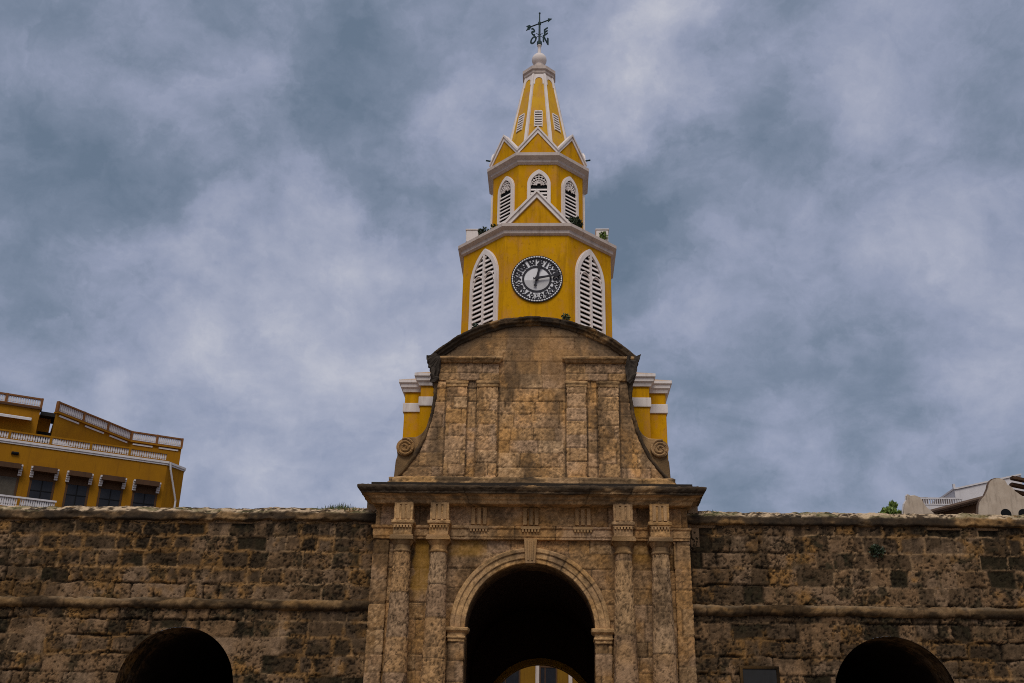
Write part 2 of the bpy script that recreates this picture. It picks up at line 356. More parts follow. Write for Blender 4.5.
def sgrid(name, Pos, U, V, style, parent, flip=1., keep=None, fade=None, label=None, wrap=False, caps=None, nrm_=None, extra=None, smooth=True, mat=None):
    """dense quad grid displaced along its normal; colour of the stone itself goes to the attribute Col"""
    h, C = style(U, V)
    if fade is not None: h = h*fade
    if nrm_ is None:
        du = np.gradient(Pos, axis=1); dv_ = np.gradient(Pos, axis=0)
        if wrap:
            du[:, 0] = Pos[:, 1]-Pos[:, -2]; du[:, -1] = du[:, 0]
        n = np.cross(du, dv_)*flip; n /= np.maximum(np.linalg.norm(n, axis=-1, keepdims=True), 1e-9)
    else: n = np.broadcast_to(np.array(nrm_, float), Pos.shape)
    P_ = Pos+n*h[..., None]
    nv, nu = U.shape
    idx = np.arange(nv*nu).reshape(nv, nu)
    q = np.stack([idx[:-1, :-1], idx[:-1, 1:], idx[1:, 1:], idx[1:, :-1]], -1).reshape(-1, 4)
    if flip < 0: q = q[:, ::-1]
    if keep is not None: q = q[keep.reshape(-1)]
    verts = P_.reshape(-1, 3); cols = C.reshape(-1, 3)
    faces = [tuple(x) for x in q.tolist()]
    if caps:
        for c in caps:
            ids = idx[:, 0] if c == 'u0' else idx[:, -1] if c == 'u1' else idx[0] if c == 'v0' else idx[-1]
            faces.append(tuple(int(i) for i in ids))
    if extra is not None:
        ev, ef, ec = extra; k = len(verts)
        verts = np.vstack([verts, np.array(ev, float)]); cols = np.vstack([cols, np.tile(np.array(ec, float), (len(ev), 1))])
        faces += [tuple(i+k for i in f) for f in ef]
    me = bpy.data.meshes.new(name); me.from_pydata(verts.tolist(), [], faces)
    a = me.color_attributes.new('Col', 'FLOAT_COLOR', 'POINT')
    cc = np.ones((len(verts), 4), np.float32); cc[:, :3] = np.clip(cols, .004, .9); a.data.foreach_set('color', cc.ravel())
    if smooth: me.polygons.foreach_set('use_smooth', [True]*len(me.polygons))
    # drop loose vertices
    if keep is not None:
        bm = bmesh.new(); bm.from_mesh(me); bmesh.ops.delete(bm, geom=[v for v in bm.verts if not v.link_faces], context='VERTS'); bm.to_mesh(me); bm.free()
    return link(name, me, mat or STONE, parent, label)
def lin(a, b, step): return np.linspace(a, b, max(2, int(round(abs(b-a)/step))+1))
def flat(us, vs, y):
    U, V = np.meshgrid(us, vs); return np.stack([U, np.full_like(U, y), V], -1), U, V
def snap_arch(U, V, cx, spring, r):
    """sign distance to an arched opening; pulls the vertices just inside onto its edge"""
    def sdf(U, V): return np.where(V > spring, np.hypot(U-cx, V-spring)-r, np.abs(U-cx)-r)
    s = sdf(U, V); ins = s < 0
    allin = ins[:-1, :-1] & ins[1:, :-1] & ins[:-1, 1:] & ins[1:, 1:]
    ang = np.arctan2(V-spring, U-cx)
    U2 = np.where(ins, np.where(V > spring, cx+r*np.cos(ang), cx+r*np.sign(U-cx+1e-9)), U)
    V2 = np.where(ins & (V > spring), spring+r*np.sin(ang), V)
    return U2, V2, ~allin, sstep(0, .1, np.maximum(s, 0))
def boxmesh(x0, x1, y0, y1, z0, z1):
    v = [(x, y, z) for z in (z0, z1) for y in (y0, y1) for x in (x0, x1)]
    return v, [(0, 2, 3, 1), (4, 5, 7, 6), (0, 1, 5, 4), (2, 6, 7, 3), (0, 4, 6, 2), (1, 3, 7, 5)]
def resample(pts, step):
    pts = np.array(pts, float); o = []
    for a, b in zip(pts[:-1], pts[1:]):
        k = max(1, int(np.ceil(np.linalg.norm(b-a)/step)))
        o += [a+(b-a)*i/k for i in range(k)]
    return np.array(o+[pts[-1]])
def sweep(name, prof, path, style, parent, step=.045, label=None, caps=True):
    """moulding: prof of (out, z) swept along a plan path (x, y) whose outside lies to its right"""
    path = np.array(path, float); n = len(path)
    dr = np.diff(path, axis=0); dr /= np.linalg.norm(dr, axis=1, keepdims=True)
    nr = np.stack([dr[:, 1], -dr[:, 0]], 1)
    mit = np.zeros_like(path)
    for i in range(n):
        a = nr[max(i-1, 0)]; b = nr[min(i, n-2)]; q = a+b; mit[i] = q/(q@a)
    pr = resample(prof, step)
    cols_ = []; us = []; u = 0
    for i in range(n-1):
        ln = np.linalg.norm(path[i+1]-path[i]); k = max(1, int(ln/step))
        for t in np.arange(0, k+(1 if i == n-2 else 0))/k:
            cols_.append((path[i]*(1-t)+path[i+1]*t, mit[i]*(1-t)+mit[i+1]*t)); us.append(u+ln*t)
        u += ln
    base = np.array([c[0] for c in cols_]); mi = np.array([c[1] for c in cols_])
    Pos = np.zeros((len(pr), len(us), 3))
    Pos[..., :2] = base[None]+mi[None]*pr[:, 0][:, None, None]; Pos[..., 2] = pr[:, 1][:, None]
    vl = np.concatenate([[0], np.cumsum(np.linalg.norm(np.diff(pr, axis=0), axis=1))])
    U, V = np.meshgrid(np.array(us), vl+pr[0, 1])
    return sgrid(name, Pos, U, V, style, parent, label=label, caps=('u0', 'u1') if caps else None)
def sbox(name, x0, x1, y0, y1, z0, z1, style, parent, step=.05, label=None, taper=0., seed=3):
    """stone block with its own relief; the five seen sides unfold into one strip of (u, v)"""
    path = [(x0, y1), (x0, y0), (x1, y0), (x1, y1)]
    prof = [(-.5*min(x1-x0, y1-y0), z0+.001), (0, z0), (0, z1), (-.5*min(x1-x0, y1-y0), z1+.001)]
    return sweep(name, prof, path, style, parent, step, label)

# ================================================================== ground
bm_ = MB()
g = MB(); g.add([(-900, -900, 0), (900, -900, 0), (900, 1500, 0), (-900, 1500, 0)], [(0, 1, 2, 3)])
go = g.build('ground', PAVE); go['kind'] = 'structure'

# ================================================================== rampart walls
YW = .40
def rampart(sign, seed, cx, label):
    o = root('rampart_wall', label, 'wall', (sign*11, YW, 0)); off = (-sign*11, -YW, 0)
    near, far = 4.87, 20.0
    xs = np.concatenate([lin(near, far, .035), np.arange(far+.06, 28, .06), np.arange(28.5, 46, .5)])
    if sign < 0: xs = -xs[::-1]
    vs = np.concatenate([lin(0, 3.4, .2), lin(3.43, 9.02, .033)])
    Pos, U, V = flat(xs, vs, 0.)
    U2, V2, keep, fade = snap_arch(U, V, cx, 3.85, 1.80)
    batter = .035*np.maximum(6.2-V2, 0)
    Pos = np.stack([U2, -batter, V2], -1)
    Pos[..., 0] += off[0]
    x0, x1 = (xs[0], xs[-1])
    def st(U, V): return style_rampart(U, V, seed, dark=1. if sign > 0 else .35)
    # body behind the face: lintel slab over the vault, parapet back and walkway
    ev, ef = [], []
    for b in ((x0, x1, .03, 1.3, 8.9, 9.05), (x0, x1, 1.28, 11.6, 7.7, 8.2), (x0, x1, 1.1, 1.3, 8.0, 9.0)):
        v, f = boxmesh(*b); k = len(ev); ev += [(p[0]+off[0], p[1], p[2]) for p in v]; ef += [tuple(i+k for i in q) for q in f]
    back = []
    sgrid('masonry', Pos, U2, V2, st, o, keep=keep, fade=fade, nrm_=(0, -1, 0), extra=(ev, ef, tuple(GREY)))
    # vaulted passage through the wall
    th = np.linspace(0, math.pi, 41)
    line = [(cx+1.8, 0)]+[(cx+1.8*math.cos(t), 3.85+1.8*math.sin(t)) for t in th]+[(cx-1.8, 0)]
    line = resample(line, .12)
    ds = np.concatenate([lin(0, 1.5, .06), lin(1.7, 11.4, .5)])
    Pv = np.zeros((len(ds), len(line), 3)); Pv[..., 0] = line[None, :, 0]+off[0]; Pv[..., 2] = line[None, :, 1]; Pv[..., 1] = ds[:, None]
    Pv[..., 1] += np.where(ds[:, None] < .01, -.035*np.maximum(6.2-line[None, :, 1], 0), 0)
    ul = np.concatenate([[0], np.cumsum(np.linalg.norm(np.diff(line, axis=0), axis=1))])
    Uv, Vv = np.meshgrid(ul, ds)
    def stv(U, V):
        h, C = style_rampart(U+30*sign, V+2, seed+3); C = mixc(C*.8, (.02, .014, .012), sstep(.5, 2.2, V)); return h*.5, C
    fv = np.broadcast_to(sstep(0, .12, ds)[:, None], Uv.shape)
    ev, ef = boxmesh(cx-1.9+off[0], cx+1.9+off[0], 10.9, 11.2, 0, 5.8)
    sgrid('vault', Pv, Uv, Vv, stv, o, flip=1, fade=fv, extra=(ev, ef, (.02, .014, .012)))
    # cordon: half-round string course
    a = np.linspace(-math.pi/2-.35, math.pi/2+.3, 13)
    xs2 = np.concatenate([lin(near, far, .05), np.arange(far+.06, 28, .06), np.arange(28.5, 46, .5)])
    if sign < 0: xs2 = -xs2[::-1]
    U, A = np.meshgrid(xs2, a)
    wob = .05*(fbm(U*.6, U*0+seed, 3, 3)-.5)+.05*(fbm(U*3.3, A*.6, seed+5, 3)-.5)+.03*(hsh(np.floor(U/1.3), U*0, seed)-.5)
    Pc = np.stack([U+off[0], .02-.17*np.cos(A), 6.36+wob+.165*np.sin(A)], -1)
    def stc(U, V):
        h, C = style_trim(U, V*.16+seed, seed+1, .7, 1.3, .46, 2.6)
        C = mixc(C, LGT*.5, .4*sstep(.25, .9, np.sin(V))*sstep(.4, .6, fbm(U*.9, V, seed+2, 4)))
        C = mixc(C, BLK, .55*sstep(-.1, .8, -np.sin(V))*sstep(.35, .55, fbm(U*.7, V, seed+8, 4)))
        return h, C
    sgrid('cordon', Pc, U, A, stc, o)
    # coping: rounded stone cap of the parapet
    prof = [(.02, 8.96), (-.11, 8.99), (-.13, 9.03), (-.135, 9.20), (-.10, 9.27), (.10, 9.40), (.40, 9.50), (.8, 9.52), (1.15, 9.42), (1.35, 9.1), (1.33, 8.95)]
    pr = resample(prof, .045)
    n = len(pr); U, K = np.meshgrid(xs2, np.arange(n)); 
    vl = np.concatenate([[0], np.cumsum(np.linalg.norm(np.diff(pr, axis=0), axis=1))])
    wob = .05*(fbm(xs2*.4, xs2*0+seed*3, 5, 4)-.5)+.05*(fbm(xs2*3.5, xs2*0+seed*3, 6, 3)-.5)+.035*(hsh(np.floor(xs2/.95), xs2*0, seed)-.5)
    Pp = np.zeros((n, len(xs2), 3)); Pp[..., 0] = xs2[None]+off[0]; Pp[..., 1] = pr[:, 0][:, None]; Pp[..., 2] = pr[:, 1][:, None]+wob[None]
    U, V = np.meshgrid(xs2, vl)
    def stp(U, V):
        h, C = style_trim(U, V, seed+11, .6, .95, .62, 1.2)
        C = mixc(C, BLK, .85*sstep(.34, .5, fbm(U*.8, V*1.5, seed+4, 5, .65)))
        n_ = fbm(U*5, V*6, seed+5, 4, .75)
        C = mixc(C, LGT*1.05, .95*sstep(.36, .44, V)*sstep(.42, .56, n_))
        C = mixc(C, (.10, .10, .035), .6*sstep(.36, .44, V)*sstep(.56, .66, fbm(U*1.3, V*3, seed+15, 4)))
        return h*(1+.6*sstep(.36, .44, V))-.05*sstep(.58, .68, fbm(U*2.6, V*4, seed+19, 3)), C
    sgrid('coping', Pp, U, V, stp, o, caps=('u0', 'u1'))
    return o
rampart(-1, 11, -10.70, 'sooty coral-stone rampart wall with an arched opening, under the yellow house with balustrades')
rampart(1, 24, 10.76, 'sooty coral-stone rampart wall with an arched opening, bearing the grey plaque')

# ================================================================== stone gateway
G = root('stone_gateway', 'weathered tan stone gateway with four round columns, in front of the yellow clock tower', 'gateway')
RA, ZS = 1.97, 5.68
xs = lin(-4.87, 4.87, .033); vs = np.concatenate([lin(0, 3.3, .15), lin(3.33, 8.40, .033)])
Pos, U, V = flat(xs, vs, 0.)
U2, V2, keep, fade = snap_arch(U, V, 0., ZS, RA)
Pos = np.stack([U2, np.zeros_like(U2), V2], -1)
def st(U, V):
    h, C = style_ashlar(U, V, 5, .42, .62, .55, 1.2, .9, .74)
    # patches of old ochre limewash between the columns
    p = np.maximum(sstep(.30, .22, np.abs(U+3.37)+.25*(fbm(U*3, V*3, 3, 3)-.5))*sstep(6.6, 7.0, V+.6*(fbm(U*4, V*2, 8, 3)-.5)),
                   .7*sstep(.7, .3, np.abs(U+2.05)+.6*(fbm(U*3, V*3, 13, 3)-.5))*sstep(7.75, 7.95, V))
    p = np.maximum(p, .5*sstep(.45, .15, np.abs(U-3.4)+.5*(fbm(U*3, V*3, 23, 3)-.5))*sstep(7.6, 7.9, V))
    C = mixc(C, np.array((.42, .215, .03))*(.8+.4*fbm(U*6, V*6, 4, 3))[..., None], .62*p)
    return h*(1-.7*p), C
ev, ef = [], []
for b in ((-5.28, 5.28, .46, 2.4, 8.3, 10.1), (-4.86, 4.86, .02, .9, 8.38, 9.4), (-4.88, -2.7, .05, 2.4, 0, 8.35), (2.7, 4.88, .05, 2.4, 0, 8.35), (-5.25, -4.8, .5, 2.4, 8.2, 9.7), (4.8, 5.25, .5, 2.4, 8.2, 9.7)):
    v, f = boxmesh(*b); k = len(ev); ev += v; ef += [tuple(i+k for i in q) for q in f]
sgrid('wall', Pos, U2, V2, st, G, keep=keep, fade=fade, nrm_=(0, -1, 0), extra=(ev, ef, tuple(GREY)))
# passage: stone reveal, then a wider sooty vault, then the inner arch of the square side
def vault(name, cx, r, zs, y0, y1, mat, parent, n=36):
    line = [(cx+r, 0)]+[(cx+r*math.cos(t), zs+r*math.sin(t)) for t in np.linspace(0, math.pi, n)]+[(cx-r, 0)]
    b = MB(); k = len(line)
    b.add([(x, y, z) for y in (y0, y1) for x, z in line], [(i, i+1, k+i+1, k+i) for i in range(k-1)])
    return b.build(name, mat, parent)
line = [(RA, 0)]+[(RA*math.cos(t), ZS+RA*math.sin(t)) for t in np.linspace(0, math.pi, 49)]+[(-RA, 0)]
line = resample(line, .1); ds = lin(0, 1.2, .06)
Pv = np.zeros((len(ds), len(line), 3)); Pv[..., 0] = line[None, :, 0]; Pv[..., 2] = line[None, :, 1]; Pv[..., 1] = ds[:, None]
ul = np.concatenate([[0], np.cumsum(np.linalg.norm(np.diff(line, axis=0), axis=1))]); Uv, Vv = np.meshgrid(ul, ds)
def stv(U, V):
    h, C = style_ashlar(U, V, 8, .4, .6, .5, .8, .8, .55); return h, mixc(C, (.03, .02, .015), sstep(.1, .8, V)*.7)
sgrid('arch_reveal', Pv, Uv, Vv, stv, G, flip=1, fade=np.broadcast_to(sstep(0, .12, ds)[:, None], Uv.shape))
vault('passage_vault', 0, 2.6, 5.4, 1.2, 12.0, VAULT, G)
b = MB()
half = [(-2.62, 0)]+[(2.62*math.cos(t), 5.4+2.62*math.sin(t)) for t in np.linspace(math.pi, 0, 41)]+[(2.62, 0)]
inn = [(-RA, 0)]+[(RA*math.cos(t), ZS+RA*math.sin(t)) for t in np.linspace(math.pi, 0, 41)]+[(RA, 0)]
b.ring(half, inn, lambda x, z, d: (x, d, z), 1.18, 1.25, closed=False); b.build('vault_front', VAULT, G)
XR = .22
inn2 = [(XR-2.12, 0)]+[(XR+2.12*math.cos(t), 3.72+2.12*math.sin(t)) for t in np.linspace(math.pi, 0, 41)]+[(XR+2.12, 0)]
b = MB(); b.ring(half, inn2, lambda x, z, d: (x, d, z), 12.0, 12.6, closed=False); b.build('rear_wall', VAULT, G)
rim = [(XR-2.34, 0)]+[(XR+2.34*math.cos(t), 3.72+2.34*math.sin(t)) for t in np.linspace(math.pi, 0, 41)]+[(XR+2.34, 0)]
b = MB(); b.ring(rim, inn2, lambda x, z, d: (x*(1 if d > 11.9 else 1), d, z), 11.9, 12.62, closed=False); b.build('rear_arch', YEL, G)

# archivolt
th = np.linspace(0, math.pi, 120)
prof = resample([(RA-.015, .05), (RA-.015, -.10), (RA+.12, -.10), (RA+.125, -.13), (RA+.30, -.13), (RA+.31, -.17), (RA+.43, -.17), (RA+.455, -.10), (RA+.455, .04)], .03)
T, K = np.meshgrid(th, np.arange(len(prof)))
rad = prof[:, 0][:, None]; Pa = np.stack([-rad*np.cos(T), np.broadcast_to(prof[:, 1][:, None], T.shape), ZS+rad*np.sin(T)], -1)
vl = np.concatenate([[0], np.cumsum(np.linalg.norm(np.diff(prof, axis=0), axis=1))])
U, V = np.meshgrid(th*2.2, vl)
sgrid('archivolt', Pa, U, V, lambda U, V: style_trim(U, V, 31, .3, .52, 1.08, .5), G, flip=1)
# keystone
b = MB(); b.prism([(-.15, 7.60), (.15, 7.60), (.20, 8.36), (-.20, 8.36)], lambda a, c, d: (a, d, c), .0, -.26)
b.prism([(-.09, 7.68), (-.03, 7.68), (-.04, 8.30), (-.115, 8.30)], lambda a, c, d: (a, d, c), -.25, -.285)
b.prism([(.09, 7.68), (.03, 7.68), (.04, 8.30), (.115, 8.30)], lambda a, c, d: (a, d, c), -.25, -.285)
def stone_mb(b, name, parent, style, label=None, smooth=False, bevel=0.):
    o = b.build(name, STONE, parent, label, smooth, bevel); me = o.data
    n = len(me.vertices); c = np.zeros(n*3); me.vertices.foreach_get('co', c); c = c.reshape(-1, 3)
    h, C = style(c[:, 0][None], (c[:, 2]+c[:, 1])[None])
    a = me.color_attributes.new('Col', 'FLOAT_COLOR', 'POINT'); cc = np.ones((n, 4), np.float32); cc[:, :3] = np.clip(C[0], .004, .9); a.data.foreach_set('color', cc.ravel())
    return o
tr = lambda s, dk=.4, j=1.1, t=1., am=1.: (lambda U, V: style_trim(U, V, s, dk, j, t, am))
stone_mb(b, 'keystone', G, tr(4, .2, 5), bevel=.008)
# imposts and jamb piers
for s in (-1, 1):
    xa, xb = sorted((s*1.955, s*2.46))
    sbox('jamb_pier', xa, xb, -.10, .3, .5, 5.30, lambda U, V, q=s: style_ashlar(U, V, 60+q, .5, .7, .6, 1.2, 1., .72), G, .04)
    pr = [(-.2, 5.27), (.02, 5.27), (.02, 5.36), (.05, 5.37), (.055, 5.42), (.03, 5.44), (.03, 5.53), (.12, 5.59), (.13, 5.68), (.06, 5.70), (-.2, 5.70)]
    sweep('impost', pr, [(xa+.02, .35), (xa+.02, -.12), (xb-.02, -.12), (xb-.02, .35)], tr(40+s, .2, .9), G, .03)
# side piers
for s in (-1, 1):
    xa, xb = sorted((s*4.40, s*4.90))
    sbox('side_pier', xa, xb, -.10, .5, .3, 8.36, lambda U, V, q=s: style_ashlar(U, V, 70+q, .5, .85, .7, 1.2, 1., .72), G, .04)
# columns
def column(x, seed, label=None):
    cy = -.42
    zs_ = np.concatenate([lin(1.25, 3.3, .25), lin(3.34, 7.90, .035)])
    a = np.linspace(-math.pi, math.pi, 61)
    T, Z = np.meshgrid(a, zs_)
    rad = np.interp(Z, [1.25, 3.0, 4.05, 6.0, 7.88], [.415, .395, .365, .312, .252])
    Pc = np.stack([x+rad*np.sin(T), cy-rad*np.cos(T)*-1*-1, Z], -1)
    def stl(U, V):
        Ux = U*.36
        d, r1, r2, r3 = blocks(Ux*0+.3, V, seed, .9, 1.5, 50, 60, .01)
        med = fbm(Ux*2+seed, V*1.6, seed, 4); fine = fbm(Ux*11, V*11, seed+1, 4, .7)
        C = mixc(np.broadcast_to(TAN*1.1, U.shape+(3,)), PINKT*1.15, sstep(.3, .75, r1*.6+med*.4))
        C = mixc(C, LGT, .4*sstep(.55, .8, r2))
        rg = sstep(.42, .62, fbm(Ux*.8, V*.45, seed+5, 3))
        pt = pits(Ux, V, seed, 10)
        C = mixc(C, DRK, (.12+.40*rg)*sstep(.50, .64, fbm(Ux*9, V*9, seed+9, 4, .75)))
        C = mixc(C, DRK*.8, .6*sstep(.55, .75, fbm(Ux*1.3, V*.6, seed+4, 4)))
        C = mixc(C, BLK, .6*pt)
        j = 1-sstep(0, .018, d)
        C = mixc(C, BLK, .7*j)*np.clip(.36+1.3*fine, .2, 1.8)[..., None]*np.array((.97, .88, .76))
        return .03*(fine-.5)*(.5+rg)-.022*pt-.014*j, C
    sh = sgrid('column', Pc, T, Z, stl, G, wrap=True, flip=1, label=label)
    b = MB(); b.lathe([(.26, 7.84), (.285, 7.87), (.285, 7.91), (.255, 7.93), (.25, 8.06), (.27, 8.08), (.34, 8.19), (.345, 8.20)], x, cy, 28)
    b.box(x-.36, x+.36, cy-.36, cy+.42, 8.203, 8.30); b.box(x-.34, x+.34, cy-.34, cy+.42, 8.30, 8.345)
    stone_mb(b, 'capital', sh, tr(seed+2, .4, 5))
    b = MB(); b.lathe([(.52, 1.0), (.54, 1.05), (.54, 1.11), (.50, 1.15), (.45, 1.17), (.46, 1.21), (.46, 1.24), (.42, 1.27)], x, cy, 28)
    stone_mb(b, 'base', sh, tr(seed+4, .3, 5))
    b = MB(); b.box(x-.56, x+.56, cy-.56, .1, 0, 1.0)
    stone_mb(b, 'pedestal', sh, tr(seed+6, .3, 5), bevel=.02)
for x, s in ((-3.93, 101), (-2.81, 113), (2.83, 127), (3.95, 139)): column(x, s)
def comb(x0, x1, n, z0, z1, bar=.025):
    '''outline of n teeth hanging from a thin bar'''
    p = [(x0, z1+bar), (x0, z0)]; w_ = (x1-x0)/(n+(n-1)*.6); x = x0
    for i in range(n):
        p += [(x+w_, z0)]
        if i < n-1: p += [(x+w_, z1), (x+w_*1.6, z1), (x+w_*1.6, z0)]
        x += w_*1.6
    return p+[(x1, z1+bar)]
# entablature: architrave, broken forward over each column
sweep('architrave', [(-.3, 8.345), (0, 8.345), (0, 8.42), (.02, 8.43), (.02, 8.66), (.06, 8.68), (.07, 8.75), (.0, 8.77), (-.3, 8.77)], [(-4.9, .5), (-4.9, -.14), (4.9, -.14), (4.9, .5)],
      lambda U, V: style_ashlar(U, V, 81, 2, 3, .9, 1.6, .6, .92, .5), G, .035)
sweep('frieze', [(-.1, 8.765), (0, 8.765), (0, 9.40), (-.1, 9.40)], [(-4.86, .5), (-4.86, -.13), (4.86, -.13), (4.86, .5)],
      lambda U, V: style_ashlar(U, V, 82, 2, 3, .8, 1.7, .7, .90, .6), G, .035)
for x in (-3.93, -2.81, 2.83, 3.95):
    prf = [(-.2, 8.35), (0, 8.35), (0, 8.64), (.025, 8.65), (.025, 8.70), (.06, 8.71), (.065, 8.80), (0, 8.82), (0, 9.38), (-.2, 9.38)]
    ob = sweep('entablature_block', prf, [(x-.29, .0), (x-.29, -.66), (x+.29, -.66), (x+.29, .0)], tr(int(200+x*9), .3, 5, 1.05), G, .03)
    b = MB()
    b.prism(comb(x-.27, x+.27, 6, 8.575, 8.645), lambda p, q, d: (p, d, q), -.715, -.64)
    stone_mb(b, 'guttae', ob, tr(7, .2, 5))
    b = MB()
    b.prism(comb(x-.22, x+.22, 3, 8.84, 9.30), lambda p, q, d: (p, d, q), -.69, -.64)
    stone_mb(b, 'fluting', ob, tr(8, .2, 5), bevel=.006)
for x in (-1.62, .0, 1.62):
    b = MB()
    b.prism(comb(x-.24, x+.24, 3, 8.80, 9.32), lambda p, q, d: (p, d, q), -.185, -.10)
    ob = stone_mb(b, 'triglyph', G, tr(int(9+x), .2, 5, 1.05), bevel=.008)
    b = MB(); b.box(x-.30, x+.30, -.235, -.1, 8.66, 8.745)
    b.prism(comb(x-.27, x+.27, 6, 8.575, 8.655), lambda p, q, d: (p, d, q), -.225, -.13)
    stone_mb(b, 'guttae', ob, tr(5, .2, 5))
# main cornice with a black weathered lip
cpr = [(-.4, 9.36), (0, 9.36), (.03, 9.40), (.05, 9.46), (.12, 9.50), (.14, 9.56), (.30, 9.60), (.34, 9.615), (.34, 9.68), (.37, 9.69), (.42, 9.76), (.43, 9.82), (.38, 9.85), (-.4, 9.95)]
def stcor(U, V):
    h, C = style_trim(U, V, 91, .35, 1.2, 1.05, 1.0)
    up = sstep(10.13, 10.22, V+.14*(fbm(U*1.4, V*2, 92, 4)-.5))
    C = mixc(C, BLK*1.1, .92*up*sstep(.2, .5, fbm(U*.9, V*2, 93, 4)+.12))
    d = sstep(.5, .66, fbm(U*2.2, V*.8, 94, 4, .6)); C = mixc(C, DRK, .6*d)
    return h*(1+1.6*up), C
cp = sweep('cornice', cpr, [(-4.92, 2.2), (-4.92, -.55), (4.95, -.55), (4.95, 2.2)], stcor, G, .035)
b = MB(); b.box(-5.0, 5.0, -.6, 2.3, 9.86, 10.02); stone_mb(b, 'cornice_weathering', G, lambda U, V: (U*0, np.broadcast_to(BLK*1.3, U.shape+(3,))))
# attic base course
def stbase(U, V):
    h, C = style_trim(U, V, 95, .6, 1.0, 1.0, 2.0); C = mixc(C, BLK, .8*sstep(.52, .62, fbm(U*.8, V*1.5, 96, 4, .6))); return h, C
sweep('attic_base', [(-.3, 9.98), (0, 9.98), (0, 10.16), (-.03, 10.20), (-.03, 10.30), (-.11, 10.36), (-.3, 10.38)], [(-4.58, 1.5), (-4.58, -.16), (4.58, -.16), (4.58, 1.5)], stbase, G, .035)
# attic wall: concave wings below, arched gable above
YA = .20
RG, ZG = 4.62, 11.20
def halfw(z):
    lo = np.interp(z, [10.2, 10.5, 10.75, 11.05, 11.45, 12.0, 12.6, 13.2, 13.9, 14.5], [4.50, 4.22, 4.0, 3.80, 3.60, 3.40, 3.26, 3.20, 3.22, 3.30])
    return np.where(z < 14.5, lo, np.sqrt(np.maximum(RG**2-(z-ZG)**2, .0004)))
vs = np.concatenate([lin(10.2, 15.5, .033), 15.5+(RG+ZG-15.5-.0005)*np.sin(np.linspace(.02, 1, 30)*math.pi/2)])
us = lin(-1, 1, .0085)
Un, V = np.meshgrid(us, vs); U = Un*halfw(V)
Pos = np.stack([U, np.full_like(U, YA), V], -1)
def stat(U, V):
    h, C = style_ashlar(U, V, 41, .42, .50, .55, 1.0, 1., 1.02, .6)
    # smooth ochre rendering in the top of the middle panel, darker brown towards the gable arc
    t = sstep(13.1, 13.9, V+.9*(fbm(U*.9, V*.9, 43, 4)-.5))*(np.abs(U) < 1.14)+sstep(14.45, 14.5, V)*(np.abs(U) >= 1.14)*.8
    C2 = mixc(np.broadcast_to(np.array((.40, .215, .085)), U.shape+(3,)), (.23, .13, .06), sstep(.35, .65, fbm(U*1.2, V*1.2, 44, 5, .6)))*(.75+.5*fbm(U*9, V*9, 45, 4, .7))[..., None]
    C = mixc(C, C2, t*(.25+.45*sstep(.4, .6, fbm(U*.9, V*.9, 49, 4)))); h = h*(1-.3*t)
    C = mixc(C, DRK, .75*sstep(-.75, -.12, np.hypot(U, np.maximum(V-ZG, 0))-RG+.35*(fbm(U*1.5, V*1.5, 46, 4)-.5))*(V > 14.5))
    C = mixc(C, DRK, .5*sstep(.5, .64, fbm(U*1.6, V*.5, 47, 4, .6)))
    for q in (-2.87, -2.13, -1.85, -1.10, 1.10, 1.81, 2.13, 2.87):     # occlusion shade painted into the stone beside the pilasters
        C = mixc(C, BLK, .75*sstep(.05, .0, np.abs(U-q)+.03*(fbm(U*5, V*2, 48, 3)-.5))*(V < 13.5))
    return h, C
ev, ef = [], []
pb = [(float(halfw(np.array(z))), z) for z in list(np.linspace(10.2, 15.7, 40))]+[(0, 15.81)]
poly = pb+[(-x, z) for x, z in pb[-2::-1]]
n = len(poly)
ev = [(x*.995, YA+.03, z-.02) for x, z in poly]+[(x*.995, YA+1.0, z-.02) for x, z in poly]
ef = [tuple(range(n, 2*n))]+[(i, (i+1) % n, n+(i+1) % n, n+i) for i in range(n)]
sgrid('attic_wall', Pos, U, V, stat, G, nrm_=(0, -1, 0), extra=(ev, ef, tuple(DRK)))
